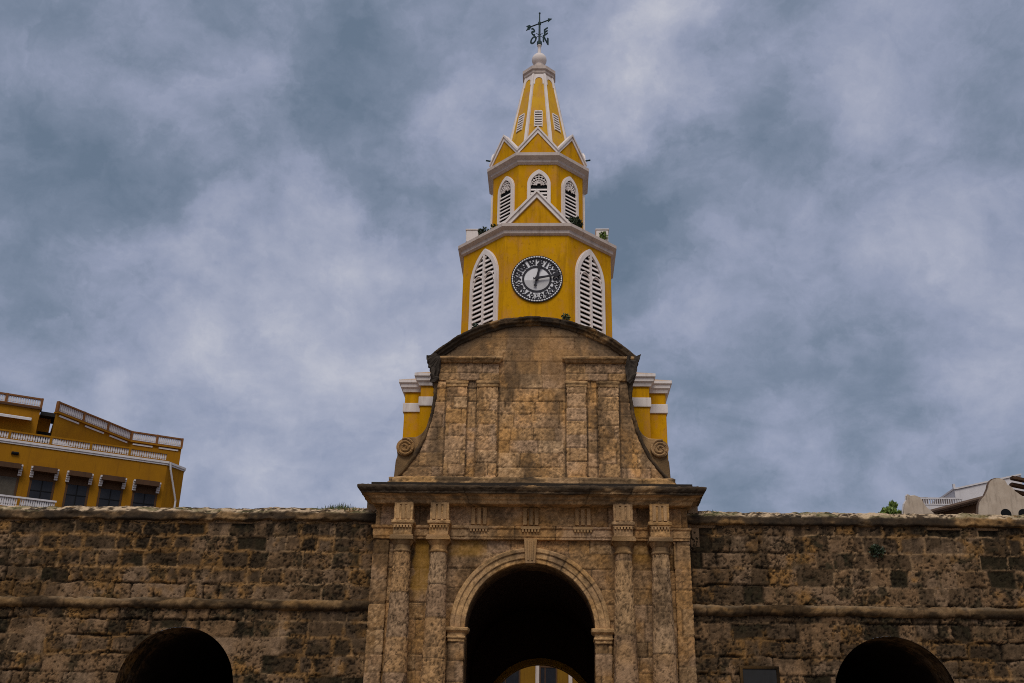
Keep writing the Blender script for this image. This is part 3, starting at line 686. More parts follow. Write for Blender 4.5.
# dark drip mould along each concave wing, scroll block and scroll
for s in (-1, 1):
    zz_ = lin(10.40, 14.45, .05); xx = halfw(zz_)
    path = np.stack([s*(xx+.03), zz_], -1)
    a = np.linspace(-math.pi*.62, math.pi*.62, 9)
    tg = np.gradient(path, axis=0); tg /= np.linalg.norm(tg, axis=1, keepdims=True); nr = np.stack([tg[:, 1], -tg[:, 0]], 1)*s
    A, I = np.meshgrid(a, np.arange(len(zz_)))
    r = .085
    Pm = np.zeros(A.shape+(3,)); Pm[..., 0] = path[I, 0]+nr[I, 0]*r*np.sin(A)*.8; Pm[..., 2] = path[I, 1]+nr[I, 1]*r*np.sin(A)*.8; Pm[..., 1] = YA+.03-r*1.2*np.cos(A)
    sgrid('wing_moulding', Pm, A*.1, zz_[I], lambda U, V, q=s: ((lambda hc: (hc[0], mixc(hc[1], BLK*1.2, .7*sstep(.36, .55, fbm(U*2, V*1.2, 300+q, 4)))))(style_trim(V, U, 301+q, .7, .8, 1., 2.2))), G, flip=s)
    # scroll block
    pl = [(3.55, 10.36), (4.46, 10.36), (4.43, 11.0), (4.38, 11.15), (4.43, 11.45), (4.36, 11.66), (4.18, 11.78), (3.98, 11.79), (3.80, 11.80), (3.62, 11.92), (3.50, 12.1), (3.42, 12.35), (3.30, 12.6), (3.1, 12.6)]
    b = MB(); b.prism([(s*x, z) for x, z in pl], lambda a_, c, d: (a_, d, c), YA+.12, YA+.62)
    sb = stone_mb(b, 'scroll_block', G, tr(310+s, .55, .7, .95), bevel=.03)
    b = MB(); cx, cz = s*4.13, 11.42
    b.prism([(cx+.29*math.cos(t), cz+.29*math.sin(t)) for t in np.linspace(0, 2*math.pi, 28, endpoint=False)], lambda a_, c, d: (a_, d, c), YA+.2, YA+.02)
    sp = []
    for t in np.linspace(0, 2*math.pi*2.4, 60):
        r = .27*(1-t/(2*math.pi*2.4))**.85+.02
        sp.append((cx+s*r*math.cos(t+1.2), YA+.015, cz+r*math.sin(t+1.2)))
    b.tube(sp, [.038]*60, 6)
    stone_mb(b, 'scroll', sb, tr(315+s, .35, 5, .85), smooth=False)
# pilasters
for xa, xb, sd in ((-2.84, -2.16, 1), (-1.82, -1.14, 2), (1.13, 1.78, 3), (2.16, 2.84, 4)):
    Pl = sbox('pilaster', xa, xb, YA-.07, YA+.1, 10.36, 13.50, lambda U, V, q=sd: style_ashlar(U, V, 50+q, .40, .52, .7, 1.2, 1.1, 1.05, .4), G, .033)
    sweep('capital', [(-.1, 13.47), (0, 13.48), (.02, 13.50), (.02, 13.58), (.045, 13.61), (.045, 13.69), (.0, 13.71), (-.1, 13.72)], [(xa, YA+.1), (xa, YA-.07), (xb, YA-.07), (xb, YA+.1)], tr(55+sd, .45, 3), Pl, .03)
for xa, xb in ((-3.18, -1.12), (1.11, 3.18)):
    sbox('upper_frieze', xa, xb, YA-.05, YA+.1, 13.72, 14.34, lambda U, V: style_ashlar(U, V, 58, .62, .7, .5, .9, 1., .78, .6), G, .035)
    sweep('pilaster_cornice', [(-.1, 14.33), (0, 14.33), (.04, 14.37), (.06, 14.41), (.11, 14.44), (.115, 14.50), (.05, 14.54), (-.1, 14.58)], [(xa-.08*(xa < 0), YA+.1), (xa-.08*(xa < 0), YA-.12), (xb+.08*(xb > 2), YA-.12), (xb+.08*(xb > 2), YA+.1)], lambda U, V: (lambda hc: (hc[0], mixc(hc[1], BLK*1.3, .75*sstep(14.66, 14.76, V))))(style_trim(U, V, 59, .3, .7, 1., 1.4)), G, .03)
# eroded corbels under the gable ends
for s in (-1, 1):
    b = MB(); b.prism([(s*x, z) for x, z in ((3.12, 14.52), (3.56, 14.56), (3.52, 14.38), (3.42, 14.2), (3.40, 13.95), (3.34, 13.72), (3.24, 13.60), (3.12, 13.66))], lambda a_, c, d: (a_, d, c), YA-.22, YA+.5)
    o = b.build('corbel', STONE, G)
    bm = bmesh.new(); bm.from_mesh(o.data); bmesh.ops.triangulate(bm, faces=bm.faces); bmesh.ops.subdivide_edges(bm, edges=bm.edges, cuts=4, use_grid_fill=True)
    for v in bm.verts:
        q = np.array([[v.co.x*6]]), np.array([[v.co.z*6+v.co.y*5]])
        k = float(fbm(*q, 70+s, 3)[0, 0]-.5)*.22; v.co += Vector((k, -k, k*.8))
    bm.to_mesh(o.data); bm.free()
    n = len(o.data.vertices); a = o.data.color_attributes.new('Col', 'FLOAT_COLOR', 'POINT')
    rng = np.random.RandomState(5); cc = np.ones((n, 4), np.float32); cc[:, :3] = (BLK*1.4)[None]*rng.uniform(.6, 2.2, (n, 1)); a.data.foreach_set('color', cc.ravel())
# arched gable cornice
a0 = math.asin(3.48/4.78)
th = np.linspace(-a0, a0, 230)
prof = resample([(-.10, YA+.1), (-.06, YA-.06), (.0, YA-.07), (.03, YA-.16), (.10, YA-.18), (.12, YA-.23), (.19, YA-.24), (.225, YA-.15), (.25, YA+.3), (.25, YA+1.05), (.1, YA+1.05)], .04)
rw = 4.60+.03*(fbm(th*9, th*0, 66, 3)-.5)
T, K = np.meshgrid(th, np.arange(len(prof)))
rad = prof[:, 0][:, None]+rw[None]
Pg = np.stack([rad*np.sin(T), np.broadcast_to(prof[:, 1][:, None], T.shape), ZG+rad*np.cos(T)], -1)
vl = np.concatenate([[0], np.cumsum(np.linalg.norm(np.diff(prof, axis=0), axis=1))]); U, V = np.meshgrid(th*4.6, vl)
def stg(U, V):
    h, C = style_trim(U, V, 67, .7, .62, .95, 2.0)
    C = mixc(C, BLK*1.15, .85*sstep(.33, .5, fbm(U*.9, V*1.2, 68, 4, .6)+.18*sstep(.25, .55, V)))
    lip = sstep(.36, .46, V)*sstep(.62, .52, V)
    return h*.8-.05*lip*sstep(.52, .66, fbm(U*3.1, U*0, 69, 3)), C
sgrid('gable_cornice', Pg, U, V, stg, G, caps=('u0', 'u1'))

# ================================================================== clock tower
CX, CY = .04, 6.0
T = root('clock_tower', 'tall yellow octagonal clock tower with white trim and a spire, behind the stone gateway', 'clock tower', (CX, CY, 0))
def face(k, a):
    """frame of tower face k (0 = street front, 1 = its right neighbour ...): fn(s, z, out) -> local xyz"""
    p = k*math.pi/4; n = (math.sin(p), -math.cos(p)); t = (math.cos(p), math.sin(p))
    return lambda s, z, d: (n[0]*(a+d)+t[0]*s, n[1]*(a+d)+t[1]*s, z)
# square base block, its middle bay standing forward
b = MB(); b.box(-4.62, 4.62, -3.5, 3.5, 8.25, 14.22); b.box(-3.98, 3.98, -4.18, 4.18, 8.25, 14.22)
b.build('base_block', YEL, T, bevel=.02)
def cross(e): return [(-4.62-e, -3.5-e), (-3.98-e, -3.5-e), (-3.98-e, -4.18-e), (3.98+e, -4.18-e), (3.98+e, -3.5-e), (4.62+e, -3.5-e), (4.62+e, 3.5+e), (3.98+e, 3.5+e), (3.98+e, 4.18+e), (-3.98-e, 4.18+e), (-3.98-e, 3.5+e), (-4.62-e, 3.5+e)]
def crossloft(b, prof):
    v = [(x, y, z) for e, z in prof for x, y in cross(e)]; n = 12
    b.add(v, [(i*n+k, i*n+(k+1) % n, (i+1)*n+(k+1) % n, (i+1)*n+k) for i in range(len(prof)-1) for k in range(n)]+[tuple(range(n))[::-1], tuple(range((len(prof)-1)*n, len(prof)*n))])
b = MB(); crossloft(b, [(-.05, 13.40), (.045, 13.40), (.05, 13.43), (.05, 13.70), (.045, 13.73), (-.05, 13.73)]); b.build('band', WHT, T)
b = MB(); crossloft(b, [(-.05, 14.15), (.06, 14.14), (.09, 14.24), (.15, 14.30), (.16, 14.40), (.22, 14.45), (.22, 14.56), (-.05, 14.6)]); b.build('base_cornice', WHT, T)
b = MB(); crossloft(b, [(.15, 14.59), (-.9, 15.05)]); b.build('base_roof', YEL, T)
# clock stage
AA = 2.94
b = MB(); b.oct([(AA+.06, 14.9), (AA+.06, 16.9), (AA, 16.92), (AA, 20.86)], 0, 0); b.build('clock_stage', YEL, T, bevel=.012)
b = MB(); b.oct([(AA-.05, 20.80), (AA+.03, 20.80), (AA+.10, 20.86), (AA+.11, 20.98), (AA+.20, 21.06), (AA+.24, 21.10), (AA+.24, 21.23), (AA-.2, 21.30), (1.8, 21.40)], 0, 0)
b.build('clock_stage_cornice', TRIM, T)
# belfry
AB = 1.865
b = MB(); b.oct([(AB, 21.2), (AB, 24.75)], 0, 0); b.build('belfry', YEL, T, bevel=.012)
b = MB(); b.oct([(AB-.05, 24.70), (AB+.03, 24.70), (AB+.11, 24.78), (AB+.12, 24.86), (AB+.22, 24.95), (AB+.27, 24.99), (AB+.27, 25.13), (AB-.1, 25.18), (1.3, 25.22)], 0, 0)
b.build('belfry_cornice', TRIM, T)
# pointed-arch outline
def lancet(w, z0, zs, z1, n=14, arch_only=False):
    hw = w/2; h = z1-zs; c = (h*h-hw*hw)/w
    r = hw+c; a1 = math.atan2(h, c)
    right = [(-c+r*math.cos(a1*i/n), zs+r*math.sin(a1*i/n)) for i in range(n+1)]
    left = [(-x, z) for x, z in right[-2::-1]]
    return [(hw, z0)]+right+left+[(-hw, z0)]
def halfat(w, zs, z1, z):
    hw = w/2
    if z <= zs: return hw
    h = z1-zs; c = (h*h-hw*hw)/w; r = hw+c
    q = r*r-(z-zs)**2
    return max(0, math.sqrt(max(q, 0))-c)
def lancet_window(k, a, w, z0, zs, z1, band, pitch, post=True, rose=False, off=0.):
    f0 = face(k, a); f = lambda s, z, d: f0(s+off, z, d)
    wi, z1i = w-2*band, z1-band*1.45
    b = MB(); b.ring(lancet(w, z0, zs, z1), lancet(wi, z0, zs, z1i), f, -.02, .10, closed=False)
    b.ring(lancet(w+.06, z0-.01, zs, z1+.05), lancet(w-.06, z0-.01, zs, z1-.05), f, -.02, .055, closed=False)
    fr = b.build('lancet_window', WHT, T)
    b = MB(); b.prism(lancet(wi+.02, z0, zs, z1i+.01), f, -.01, .008); b.build('dark_opening', DARK, fr)
    top = z1i-.05 if not rose else zs-.16
    b = MB(); z = z0+.06
    while z < top:
        hw = halfat(wi, zs, z1i, z+pitch*.4)-.005
        if hw > .04:
            for x0, x1 in (((-hw, -.045), (.045, hw)) if post and hw > .12 else ((-hw, hw),)):
                b.add([f(x0, z, .085), f(x1, z, .085), f(x1, z+pitch*.60, .03), f(x0, z+pitch*.60, .03), f(x0, z-.02, .07), f(x1, z-.02, .07), f(x1, z+pitch*.58, .012), f(x0, z+pitch*.58, .012)],
                      [(0, 1, 2, 3), (4, 7, 6, 5), (0, 4, 5, 1), (3, 2, 6, 7), (0, 3, 7, 4), (1, 5, 6, 2)])
        z += pitch
    b.build('louvre_slats', WHT, fr)
    if post:
        b = MB(); b.prism([(-.05, z0), (.05, z0), (.05, z1i-.02), (-.05, z1i-.02)], f, .0, .10)
        for q in (-1, 1):   # two small arches under the big one
            hw2 = wi/4
            pts = [f(q*hw2+hw2*.92*math.cos(t), zs-.18+hw2*1.35*math.sin(t), .075) for t in np.linspace(.0, math.pi, 13)]
            b.tube(pts, .035, 6)
        b.build('mullion', WHT, fr)
    if rose:
        zc = zs-.02; b = MB(); zr = z1i-.02
        def bar(p0, p1, r=.026): b.tube([f(p0[0], p0[1], .05), f(p1[0], p1[1], .05)], r, 5)
        pts = [(.105*math.cos(t), zc+.105*math.sin(t)) for t in np.linspace(0, math.pi, 11)]
        b.tube([f(x, z, .05) for x, z in pts], .035, 6)
        for i in range(9):
            t = math.pi*(i+.5)/9; d = (math.cos(t), math.sin(t)); r0, r1 = .12, .125
            while abs(d[0]*r1) < halfat(wi, zs, z1i, zc+d[1]*r1)-.02 and zc+d[1]*r1 < zr: r1 += .015
            bar((d[0]*r0, zc+d[1]*r0), (d[0]*r1, zc+d[1]*r1), .021)
        for rr_ in (.20, .31, .42, .53):
            arc = [(rr_*math.cos(t), zc+rr_*math.sin(t)) for t in np.linspace(0, math.pi, 25)]
            arc = [p for p in arc if abs(p[0]) < halfat(wi, zs, z1i, p[1])-.005 and p[1] < zr]
            if len(arc) > 2:
                seg = []
                for p in arc:
                    if seg and math.dist(seg[-1], p) > .12:
                        if len(seg) > 1: b.tube([f(x, z, .05) for x, z in seg], .022, 5)
                        seg = []
                    seg.append(p)
                if len(seg) > 1: b.tube([f(x, z, .05) for x, z in seg], .022, 5)
        b.build('tracery', WHT, fr)
    return fr
for k, of in ((1, -.05), (7, .12), (3, 0), (5, 0)): lancet_window(k, AA, 1.56, 16.55, 19.25, 20.60, .15, .20, off=of)
for k in range(8): lancet_window(k, AB, .90, 21.9, 23.72, 24.40, .115, .165, post=False, rose=True, off={0: .06, 7: .08, 1: -.03}.get(k, 0))
# gable over the clock
for k in (0, 4):
    f = face(k, 0)
    b = MB(); b.prism([(-1.08, 21.2), (1.08, 21.2), (0, 22.48)], f, 1.80, AA+.02); g_ = b.build('gable', YEL, T)
    b = MB()
    for s in (-1, 1):
        b.prism([(s*1.30, 21.22), (0, 22.72), (0, 22.47), (s*1.08, 21.22)], f, 1.80, AA+.10)
        b.prism([(s*1.36, 21.23), (0, 22.80), (0, 22.68), (s*1.25, 21.23)], f, 1.78, AA+.16)
    b.build('raking_moulding', WHT, g_)
# low white blocks at the outer corners of the ledge
for s in (-1, 1):
    b = MB(); b.box(s*2.60-.24, s*2.60+.24, -1.70, -1.22, 21.22, 21.74); b.box(s*2.60-.27, s*2.60+.27, -1.73, -1.19, 21.74, 21.80); b.build('ledge_block', WHT, T, bevel=.015)
# zigzag crown of eight small gables
AG = 2.0; hw = AG*math.tan(math.pi/8)
for k in range(8):
    f = face(k, AG)
    b = MB(); b.prism([(-hw+.02, 25.16), (hw-.02, 25.16), (hw-.02, 25.28), (0, 26.22), (-hw+.02, 25.28)], f, -.22, -.02); g_ = b.build('gable', YEL, T)
    b = MB()
    for s in (-1, 1):
        b.prism([(s*hw, 25.34), (0, 26.40), (0, 26.17), (s*hw, 25.13), ], f, -.22, .02)
        b.prism([(s*(hw+.035), 25.37), (0, 26.47), (0, 26.36), (s*(hw+.02), 25.27)], f, -.24, .065 if k not in (2, 6) else -.02)
    b.build('raking_moulding', WHT, g_)
b = MB(); b.oct([(1.8, 25.15), (1.45, 25.3)], 0, 0); b.build('crown_roof', WHT, T)
for s in (-1, 1):
    b = MB(); b.tube([(s*1.85, -.70, 25.60), (s*2.20, -.86, 25.57)], .035, 8); b.build('drain_spout', IRON, T)
# spire
def sa(z): return 1.13+(z-27.2)*(.60-1.13)/(30.22-27.2)
b = MB(); b.oct([(sa(25.2), 25.2), (sa(30.24), 30.24)], 0, 0); spire = b.build('spire', SPY, T)
b = MB()
for k in range(8):
    p = (k+.5)*math.pi/4
    for z0_, z1_ in ((25.2, 30.24),):
        q = []
        for z in (z0_, z1_):
            c = sa(z)/math.cos(math.pi/8); w_ = .125-.035*(z > 28)
            for (dr_, ds_) in ((.035, -.5), (.035, .5), (-.06, 1), (-.06, -1)):
                r_ = c+dr_-(.0 if abs(ds_) < .9 else .03)
                q.append((math.sin(p)*r_+math.cos(p)*w_*ds_, -math.cos(p)*r_+math.sin(p)*w_*ds_, z))
        b.add(q, [(0, 1, 5, 4), (1, 2, 6, 5), (2, 3, 7, 6), (3, 0, 4, 7), (0, 3, 2, 1), (4, 5, 6, 7)])
b.build('rib', WHT, spire)
b = MB()
for k in range(8):      # white spandrels round the arched tops of the yellow panels
    p0 = k*math.pi/4
    za, zb = 29.62, 30.24
    def fs(s, z, d, p=p0):
        a_ = sa(z)+d; return (math.sin(p)*a_+math.cos(p)*s, -math.cos(p)*a_+math.sin(p)*s, z)
    h2 = sa(zb)*math.tan(math.pi/8)
    outer = [(-sa(za)*math.tan(math.pi/8), za)]+[(-h2+2*h2*i/12, zb) for i in range(13)]+[(sa(za)*math.tan(math.pi/8), za)]
    inner = [(-.165, za)]+[(-.16*math.cos(math.pi*i/12), 29.82+.2*math.sin(math.pi*i/12)) for i in range(13)]+[(.165, za)]
    b.ring(outer, inner, fs, -.02, .022, closed=False)
b.build('panel_heads', WHT, spire)
for k in range(8):
    p0 = k*math.pi/4
    def fs(s, z, d, p=p0):
        a_ = sa(z)+d; return (math.sin(p)*a_+math.cos(p)*s, -math.cos(p)*a_+math.sin(p)*s, z)
    b = MB(); b.prism([(-.14, 27.08), (.14, 27.08), (.14, 27.92), (.07, 28.02), (-.07, 28.02), (-.14, 27.92)], fs, -.02, .008); vv = b.build('spire_vent', DARK, spire)
    b = MB()
    for i in range(7): b.prism([(-.165, 27.08+i*.14), (.165, 27.08+i*.14), (.165, 27.15+i*.14), (-.165, 27.15+i*.14)], fs, .0, .045)
    for s in (-1, 1): b.prism([(s*.165-.018, 27.05), (s*.165+.018, 27.05), (s*.165+.018, 27.94), (s*.165-.018, 27.94)], fs, 0, .03)
    b.build('louvre_slats', WHT, vv)
b = MB(); b.oct([(.55, 30.20), (.61, 30.20), (.66, 30.28), (.67, 30.38), (.73, 30.44), (.73, 30.60), (.5, 30.68), (.30, 30.80), (.25, 31.0), (.22, 31.14)], 0, 0); b.build('spire_cap', TRIM, T)
b = MB(); b.lathe([(.001, 31.08), (.20, 31.10), (.21, 31.14)]+[(.335*math.cos(t), 31.45+.335*math.sin(t)) for t in np.linspace(-.9, 1.28, 16)]+[(.085, 31.80), (.075, 32.0), (.07, 32.22), (.10, 32.24), (.10, 32.27), (.001, 32.28)], 0, 0, 28); b.build('ball_finial', WHT, T, smooth=True)
# weather vane
b = MB(); b.lathe([(.09, 32.27), (.115, 32.3), (.115, 32.48), (.06, 32.52), (.050, 32.6), (.045, 33.45), (.07, 33.48), (.07, 33.6), (.032, 33.62), (.028, 34.06), (.045, 34.10), (.045, 34.15), (.001, 34.19)], 0, 0, 12)
for dx, dy in ((1, -1), (-1, -1), (-1, 1), (1, 1)): b.tube([(0, 0, 32.86), (dx*.14, dy*.14, 32.86)], .016, 6)
vane = b.build('weather_vane', IRON, T)
dirv = Vector((1.02, -.55, 0)).normalized(); L_ = .62
b = MB(); b.tube([(-dirv*L_)+Vector((0, 0, 33.54)), dirv*(L_-.1)+Vector((0, 0, 33.54))], .030, 6)
fa = lambda s, z, d: (dirv.x*s-dirv.y*d, dirv.y*s+dirv.x*d, z)
b.prism([(L_-.18, 33.54+.11), (L_+.04, 33.54), (L_-.18, 33.54-.11)], fa, -.012, .012)
b.prism([(-L_-.10, 33.54+.13), (-L_+.10, 33.54+.13), (-L_+.20, 33.54), (-L_+.10, 33.54-.13), (-L_-.10, 33.54-.13), (-L_, 33.54)], fa, -.012, .012)
b.build('wind_arrow', IRON, vane)
def text_mesh(ch, size, ext, bold=0.):
    cu = bpy.data.curves.new('lettering', 'FONT'); cu.body = ch; cu.size = size; cu.extrude = ext; cu.align_x = 'CENTER'; cu.align_y = 'CENTER'; cu.offset = bold
    to = bpy.data.objects.new('lettering', cu); col.objects.link(to)
    dg = bpy.context.evaluated_depsgraph_get(); me = bpy.data.meshes.new_from_object(to.evaluated_get(dg)); bpy.data.objects.remove(to)
    vs_ = [tuple(v.co) for v in me.vertices]; fs_ = [tuple(p.vertices) for p in me.polygons]
    bpy.data.meshes.remove(me); return vs_, fs_
for ch, (dx, dy), mir in (('E', (1, -1), 1), ('S', (-1, -1), -1), ('O', (-1, 1), 1), ('N', (1, 1), 1)):
    v, f_ = text_mesh(ch, .52, .016, .016)
    q = .40/math.sqrt(2)*1.0; s2 = 1/math.sqrt(2); sg = 1 if dx > 0 else -1
    # the letter stands in the plane of its arm
    P_ = [(dx*q+dx*s2*x*sg*mir-dy*0+(-dy*dx)*0, dy*q+dy*s2*x*sg*mir, 32.80+y) for x, y, z in v]
    nx, ny = -dy*s2, dx*s2
    P_ = [(p[0]+nx*z[2], p[1]+ny*z[2], p[2]) for p, z in zip(P_, v)]
    b = MB(); b.add(P_, f_); b.build('compass_letter', IRON, vane)
# clock
f = face(0, AA); ZC, XC = 18.93, .03; RC = .98
def circ(r, n=64): return [(XC+r*math.cos(2*math.pi*i/n), ZC+r*math.sin(2*math.pi*i/n)) for i in range(n)]
b = MB(); b.prism(circ(RC-.03), f, -.01, .012); dial = b.build('clock_dial', DIAL, T)
b = MB(); b.prism([(XC+.50*math.cos(t), ZC-.05+.49*math.sin(t)) for t in np.linspace(math.pi, 2*math.pi, 30)], f, .012, .02); b.build('lower_dial_half', DIALG, dial)  # greyer lower half of the dial centre
b = MB(); b.ring(circ(RC), circ(RC-.115), f, 0, .06); b.ring(circ(.56), circ(.485), f, .0, .035); b.build('dial_rings', BLACK, dial)
b = MB(); po, pi = [], []
for i in range(240):
    t = 2*math.pi*i/240; q = (.024, .024, .004, .004)[i % 4]
    po.append((XC+(.925+q)*math.cos(t), ZC+(.925+q)*math.sin(t))); pi.append((XC+(.925-q)*math.cos(t), ZC+(.925-q)*math.sin(t)))
b.ring(po, pi, f, .05, .068); b.build('minute_beads', DIAL, dial)
b = MB()
for i in range(1, 13):
    t = math.pi/2-2*math.pi*i/12; x, z = XC+.715*math.cos(t), ZC+.715*math.sin(t)
    v, f_ = text_mesh(str(i), .34, .01, .014); rot_ = t-math.pi/2; cr_, sr = math.cos(rot_), math.sin(rot_)
    b.add([f(x+vx*cr_-vy*sr, z+vx*sr+vy*cr_, .03+vz) for vx, vy, vz in v], f_)
    t2 = t+math.pi/12      # openwork curls between the figures
    x, z = XC+.70*math.cos(t2), ZC+.70*math.sin(t2)
    b.tube([f(x+.055*math.cos(a_), z+.055*math.sin(a_), .03) for a_ in np.linspace(0, 2*math.pi, 13)], .018, 5)
    for sg in (-1, 1):
        x, z = XC+.80*math.cos(t2+sg*.075), ZC+.80*math.sin(t2+sg*.075)
        b.tube([f(x+.05*math.cos(a_), z+.05*math.sin(a_), .03) for a_ in np.linspace(t2-sg*2, t2+sg*2.2, 9)], .016, 5)
    b.tube([f(XC+.565*math.cos(t2), ZC+.565*math.sin(t2), .03), f(XC+.65*math.cos(t2), ZC+.65*math.sin(t2), .03)], .015, 5)
b.build('numerals', BLACK, dial)
def hand(name, ang, ln, tail, w_, d):
    t = math.pi/2-R(ang); dx, dz = math.cos(t), math.sin(t)
    P = [(-tail, .0), (-tail*.9, w_*1.3), (-tail*.6, w_*.5), (0, w_), (ln*.62, w_*.7), (ln*.78, w_*2.0), (ln, 0), (ln*.78, -w_*2.0), (ln*.62, -w_*.7), (0, -w_), (-tail*.6, -w_*.5), (-tail*.9, -w_*1.3)]
    b = MB(); b.prism([(XC+a_*dx-c*dz, ZC+a_*dz+c*dx) for a_, c in P], f, d, d+.018); b.build(name, BLACK, dial)
hand('hour_hand', 12, .66, .34, .05, .07); hand('minute_hand', 79, .95, .14, .05, .10)
b = MB(); b.prism(circ(.075, 20) , f, .06, .125); b.build('hand_boss', BLACK, dial)

# ================================================================== plants growing on the stonework
def leaf_clump(b, c, r, n, size, seed, up=.3):
    rng = random.Random(seed)
    for _ in range(n):
        while True:
            p = Vector((rng.uniform(-1, 1), rng.uniform(-1, 1), rng.uniform(-1, 1)))
            if .15 < p.length < 1: break
        q = Vector((c[0]+p.x*r[0], c[1]+p.y*r[1], c[2]+p.z*r[2]))
        d = (Vector((p.x, p.y, p.z+up))+Vector((rng.gauss(0, .5), rng.gauss(0, .5), rng.gauss(0, .5)))).normalized()
        s_ = d.cross(Vector((rng.gauss(0, 1), rng.gauss(0, 1), rng.gauss(0, 1)))).normalized(); l = size*rng.uniform(.6, 1.3); w_ = l*.28
        b.add([q-d*l*.5, q+s_*w_, q+d*l*.5, q-s_*w_], [(0, 1, 2, 3)])
def ledge_plant(loc, r, n, size, seed, label, mat=LEAF, name='ledge_plant', cat='plant', group=None, parts=True):
    o = root(name, label, cat, loc, group=group)
    b = MB(); leaf_clump(b, (0, 0, r[2]*.9), r, n, size, seed); b.build('foliage', mat, o)
    b = MB(); rng = random.Random(seed)
    for i in range(6): b.tube([(0, 0, -.05), (rng.uniform(-.4, .4)*r[0], rng.uniform(-.4, .4)*r[1], r[2]*.6), (rng.uniform(-.8, .8)*r[0], rng.uniform(-.8, .8)*r[1], r[2]*1.3)], [.012, .009, .004], 5)
    b.build('stem', BARK, o)
    return o
PG = 'wild plants rooted on the tower ledges'
ledge_plant((1.52, 3.40, 21.30), (.32, .25, .26), 330, .15, 1, 'bushy dark green plant on the tower ledge at the right foot of the clock gable', LEAFD, group=PG)
ledge_plant((-2.06, 3.95, 21.26), (.24, .18, .21), 150, .14, 2, 'dark leafy plant on the tower ledge beside the left white block', LEAFD, group=PG)
ledge_plant((-1.62, 3.5, 21.27), (.17, .10, .17), 90, .11, 3, 'small green plant on the tower ledge between the dark leafy plant and the clock gable', LEAF, group=PG)
ledge_plant((-1.22, 3.35, 21.27), (.12, .10, .08), 60, .09, 4, 'tiny low plant at the left foot of the clock gable', LEAFD, group=PG)
ledge_plant((2.68, 4.22, 21.26), (.17, .08, .20), 90, .15, 5, 'pale green tuft on the tower ledge in front of the right white block', PALM, group=PG)
ledge_plant((-.62, 5.05, 25.75), (.13, .10, .12), 60, .11, 6, 'yellow-green weed in the valley of the zigzag crown below the spire', PALM, group=PG)
ledge_plant((-2.02, 1.0, 15.92), (.14, .14, .13), 70, .12, 7, 'small dark plant on the stone gable top below the left louvred window', LEAFD, group=PG)
ledge_plant((1.12, .55, 16.12), (.16, .14, .12), 80, .11, 8, 'dry olive tuft on the stone gable top, right below the clock', GRASS, group=PG)
ledge_plant((10.70, .33, 8.02), (.26, .10, .20), 200, .11, 9, 'mossy fern growing out of the face of the right rampart wall', LEAFD, name='wall_fern')
def grass_tuft(loc, rx, ry, h, n, seed, label):
    rng = random.Random(seed); b = MB()
    for _ in range(n):
        x, y = rng.gauss(0, rx*.5), rng.gauss(0, ry*.5); l = h*rng.uniform(.4, 1.1)*max(.35, 1-abs(x)/rx*.6); a_ = rng.uniform(0, 6.28); ln = rng.uniform(.1, .6)*l; w_ = .010
        d = Vector((math.cos(a_), math.sin(a_), 0)); s_ = Vector((-d.y, d.x, 0))*w_
        p = Vector((x, y, 0)); q = p+Vector((0, 0, l*.6))+d*ln*.3; t = p+Vector((0, 0, l))+d*ln
        b.add([p-s_, p+s_, q+s_*.7, t, q-s_*.7], [(0, 1, 2, 4), (4, 2, 3)])
    o = b.build('grass_tuft', GRASS); o.location = loc; return tag(o, label, 'grass')
grass_tuft((-6.15, .62, 9.36), .75, .3, .26, 520, 3, 'green tuft of grass on top of the left rampart wall next to the gateway')
grass_tuft((5.75, .55, 9.36), .4, .3, .10, 160, 5, 'thin olive grass on top of the right rampart wall next to the gateway')

# ================================================================== slate plaque on the right wall
P_ = root('wall_plaque', 'grey slate plaque in a stone surround, low on the right rampart wall', 'plaque', (6.81, .30, 4.30))
b = MB(); b.box(-.50, .50, -.035, .1, -.40, .36); b.build('slab', PLAQ, P_, bevel=.01)
b = MB()
b.ring([(-.58, -.48), (.58, -.48), (.58, .44), (-.58, .44)], [(-.49, -.39), (.49, -.39), (.49, .35), (-.49, .35)], lambda x, z, d: (x, d, z), .12, -.06)
stone_mb(b, 'surround', P_, tr(77, .9, .5, .26), bevel=.012)

# ================================================================== yellow house on the left
def balustrade(parent, x0, x1, fn, z0, z1, nposts, per, postmat, railmat, white=WHT2, post_w=.14):
    """rail, posts and white balusters along fn(s, d, z)"""
    rb = MB(); bx = lambda b, s0, s1, d0, d1, a_, c: b.add([fn(s, d, z) for z in (a_, c) for d in (d0, d1) for s in (s0, s1)], [(0, 2, 3, 1), (4, 5, 7, 6), (0, 1, 5, 4), (2, 6, 7, 3), (0, 4, 6, 2), (1, 3, 7, 5)])
    bx(rb, x0, x1, -.10, .12, z1-.10, z1); bx(rb, x0, x1, -.07, .09, z0, z0+.07)
    o = rb.build('balustrade', railmat, parent)
    xs_ = np.linspace(x0, x1, nposts)
    for x in xs_:
        pb_ = MB(); bx(pb_, x-post_w/2, x+post_w/2, -.095, .115, z0-.02, z1+.015); pb_.build('post', postmat, o)
    wb = MB()
    for a_, c in zip(xs_[:-1], xs_[1:]):
        for i in range(per):
            x = a_+(c-a_)*(i+.8)/(per+.6); bx(wb, x-.042, x+.042, -.03, .05, z0+.07, z1-.10); bx(wb, x-.052, x+.052, -.04, .06, z0+.16, z0+.30)
    wb.build('balusters', white, o)
    return o
HL = root('corner_house', 'yellow ochre house with white balustrades and dark windows, left behind the rampart wall', 'house', (-22.774, 30.0, 0), R(29))
idf = lambda s, d, z: (s, d, z)
b = MB(); pl = [(-17, 0), (-.75, 0), (.45, .95), (.45, 12), (-17, 12)]
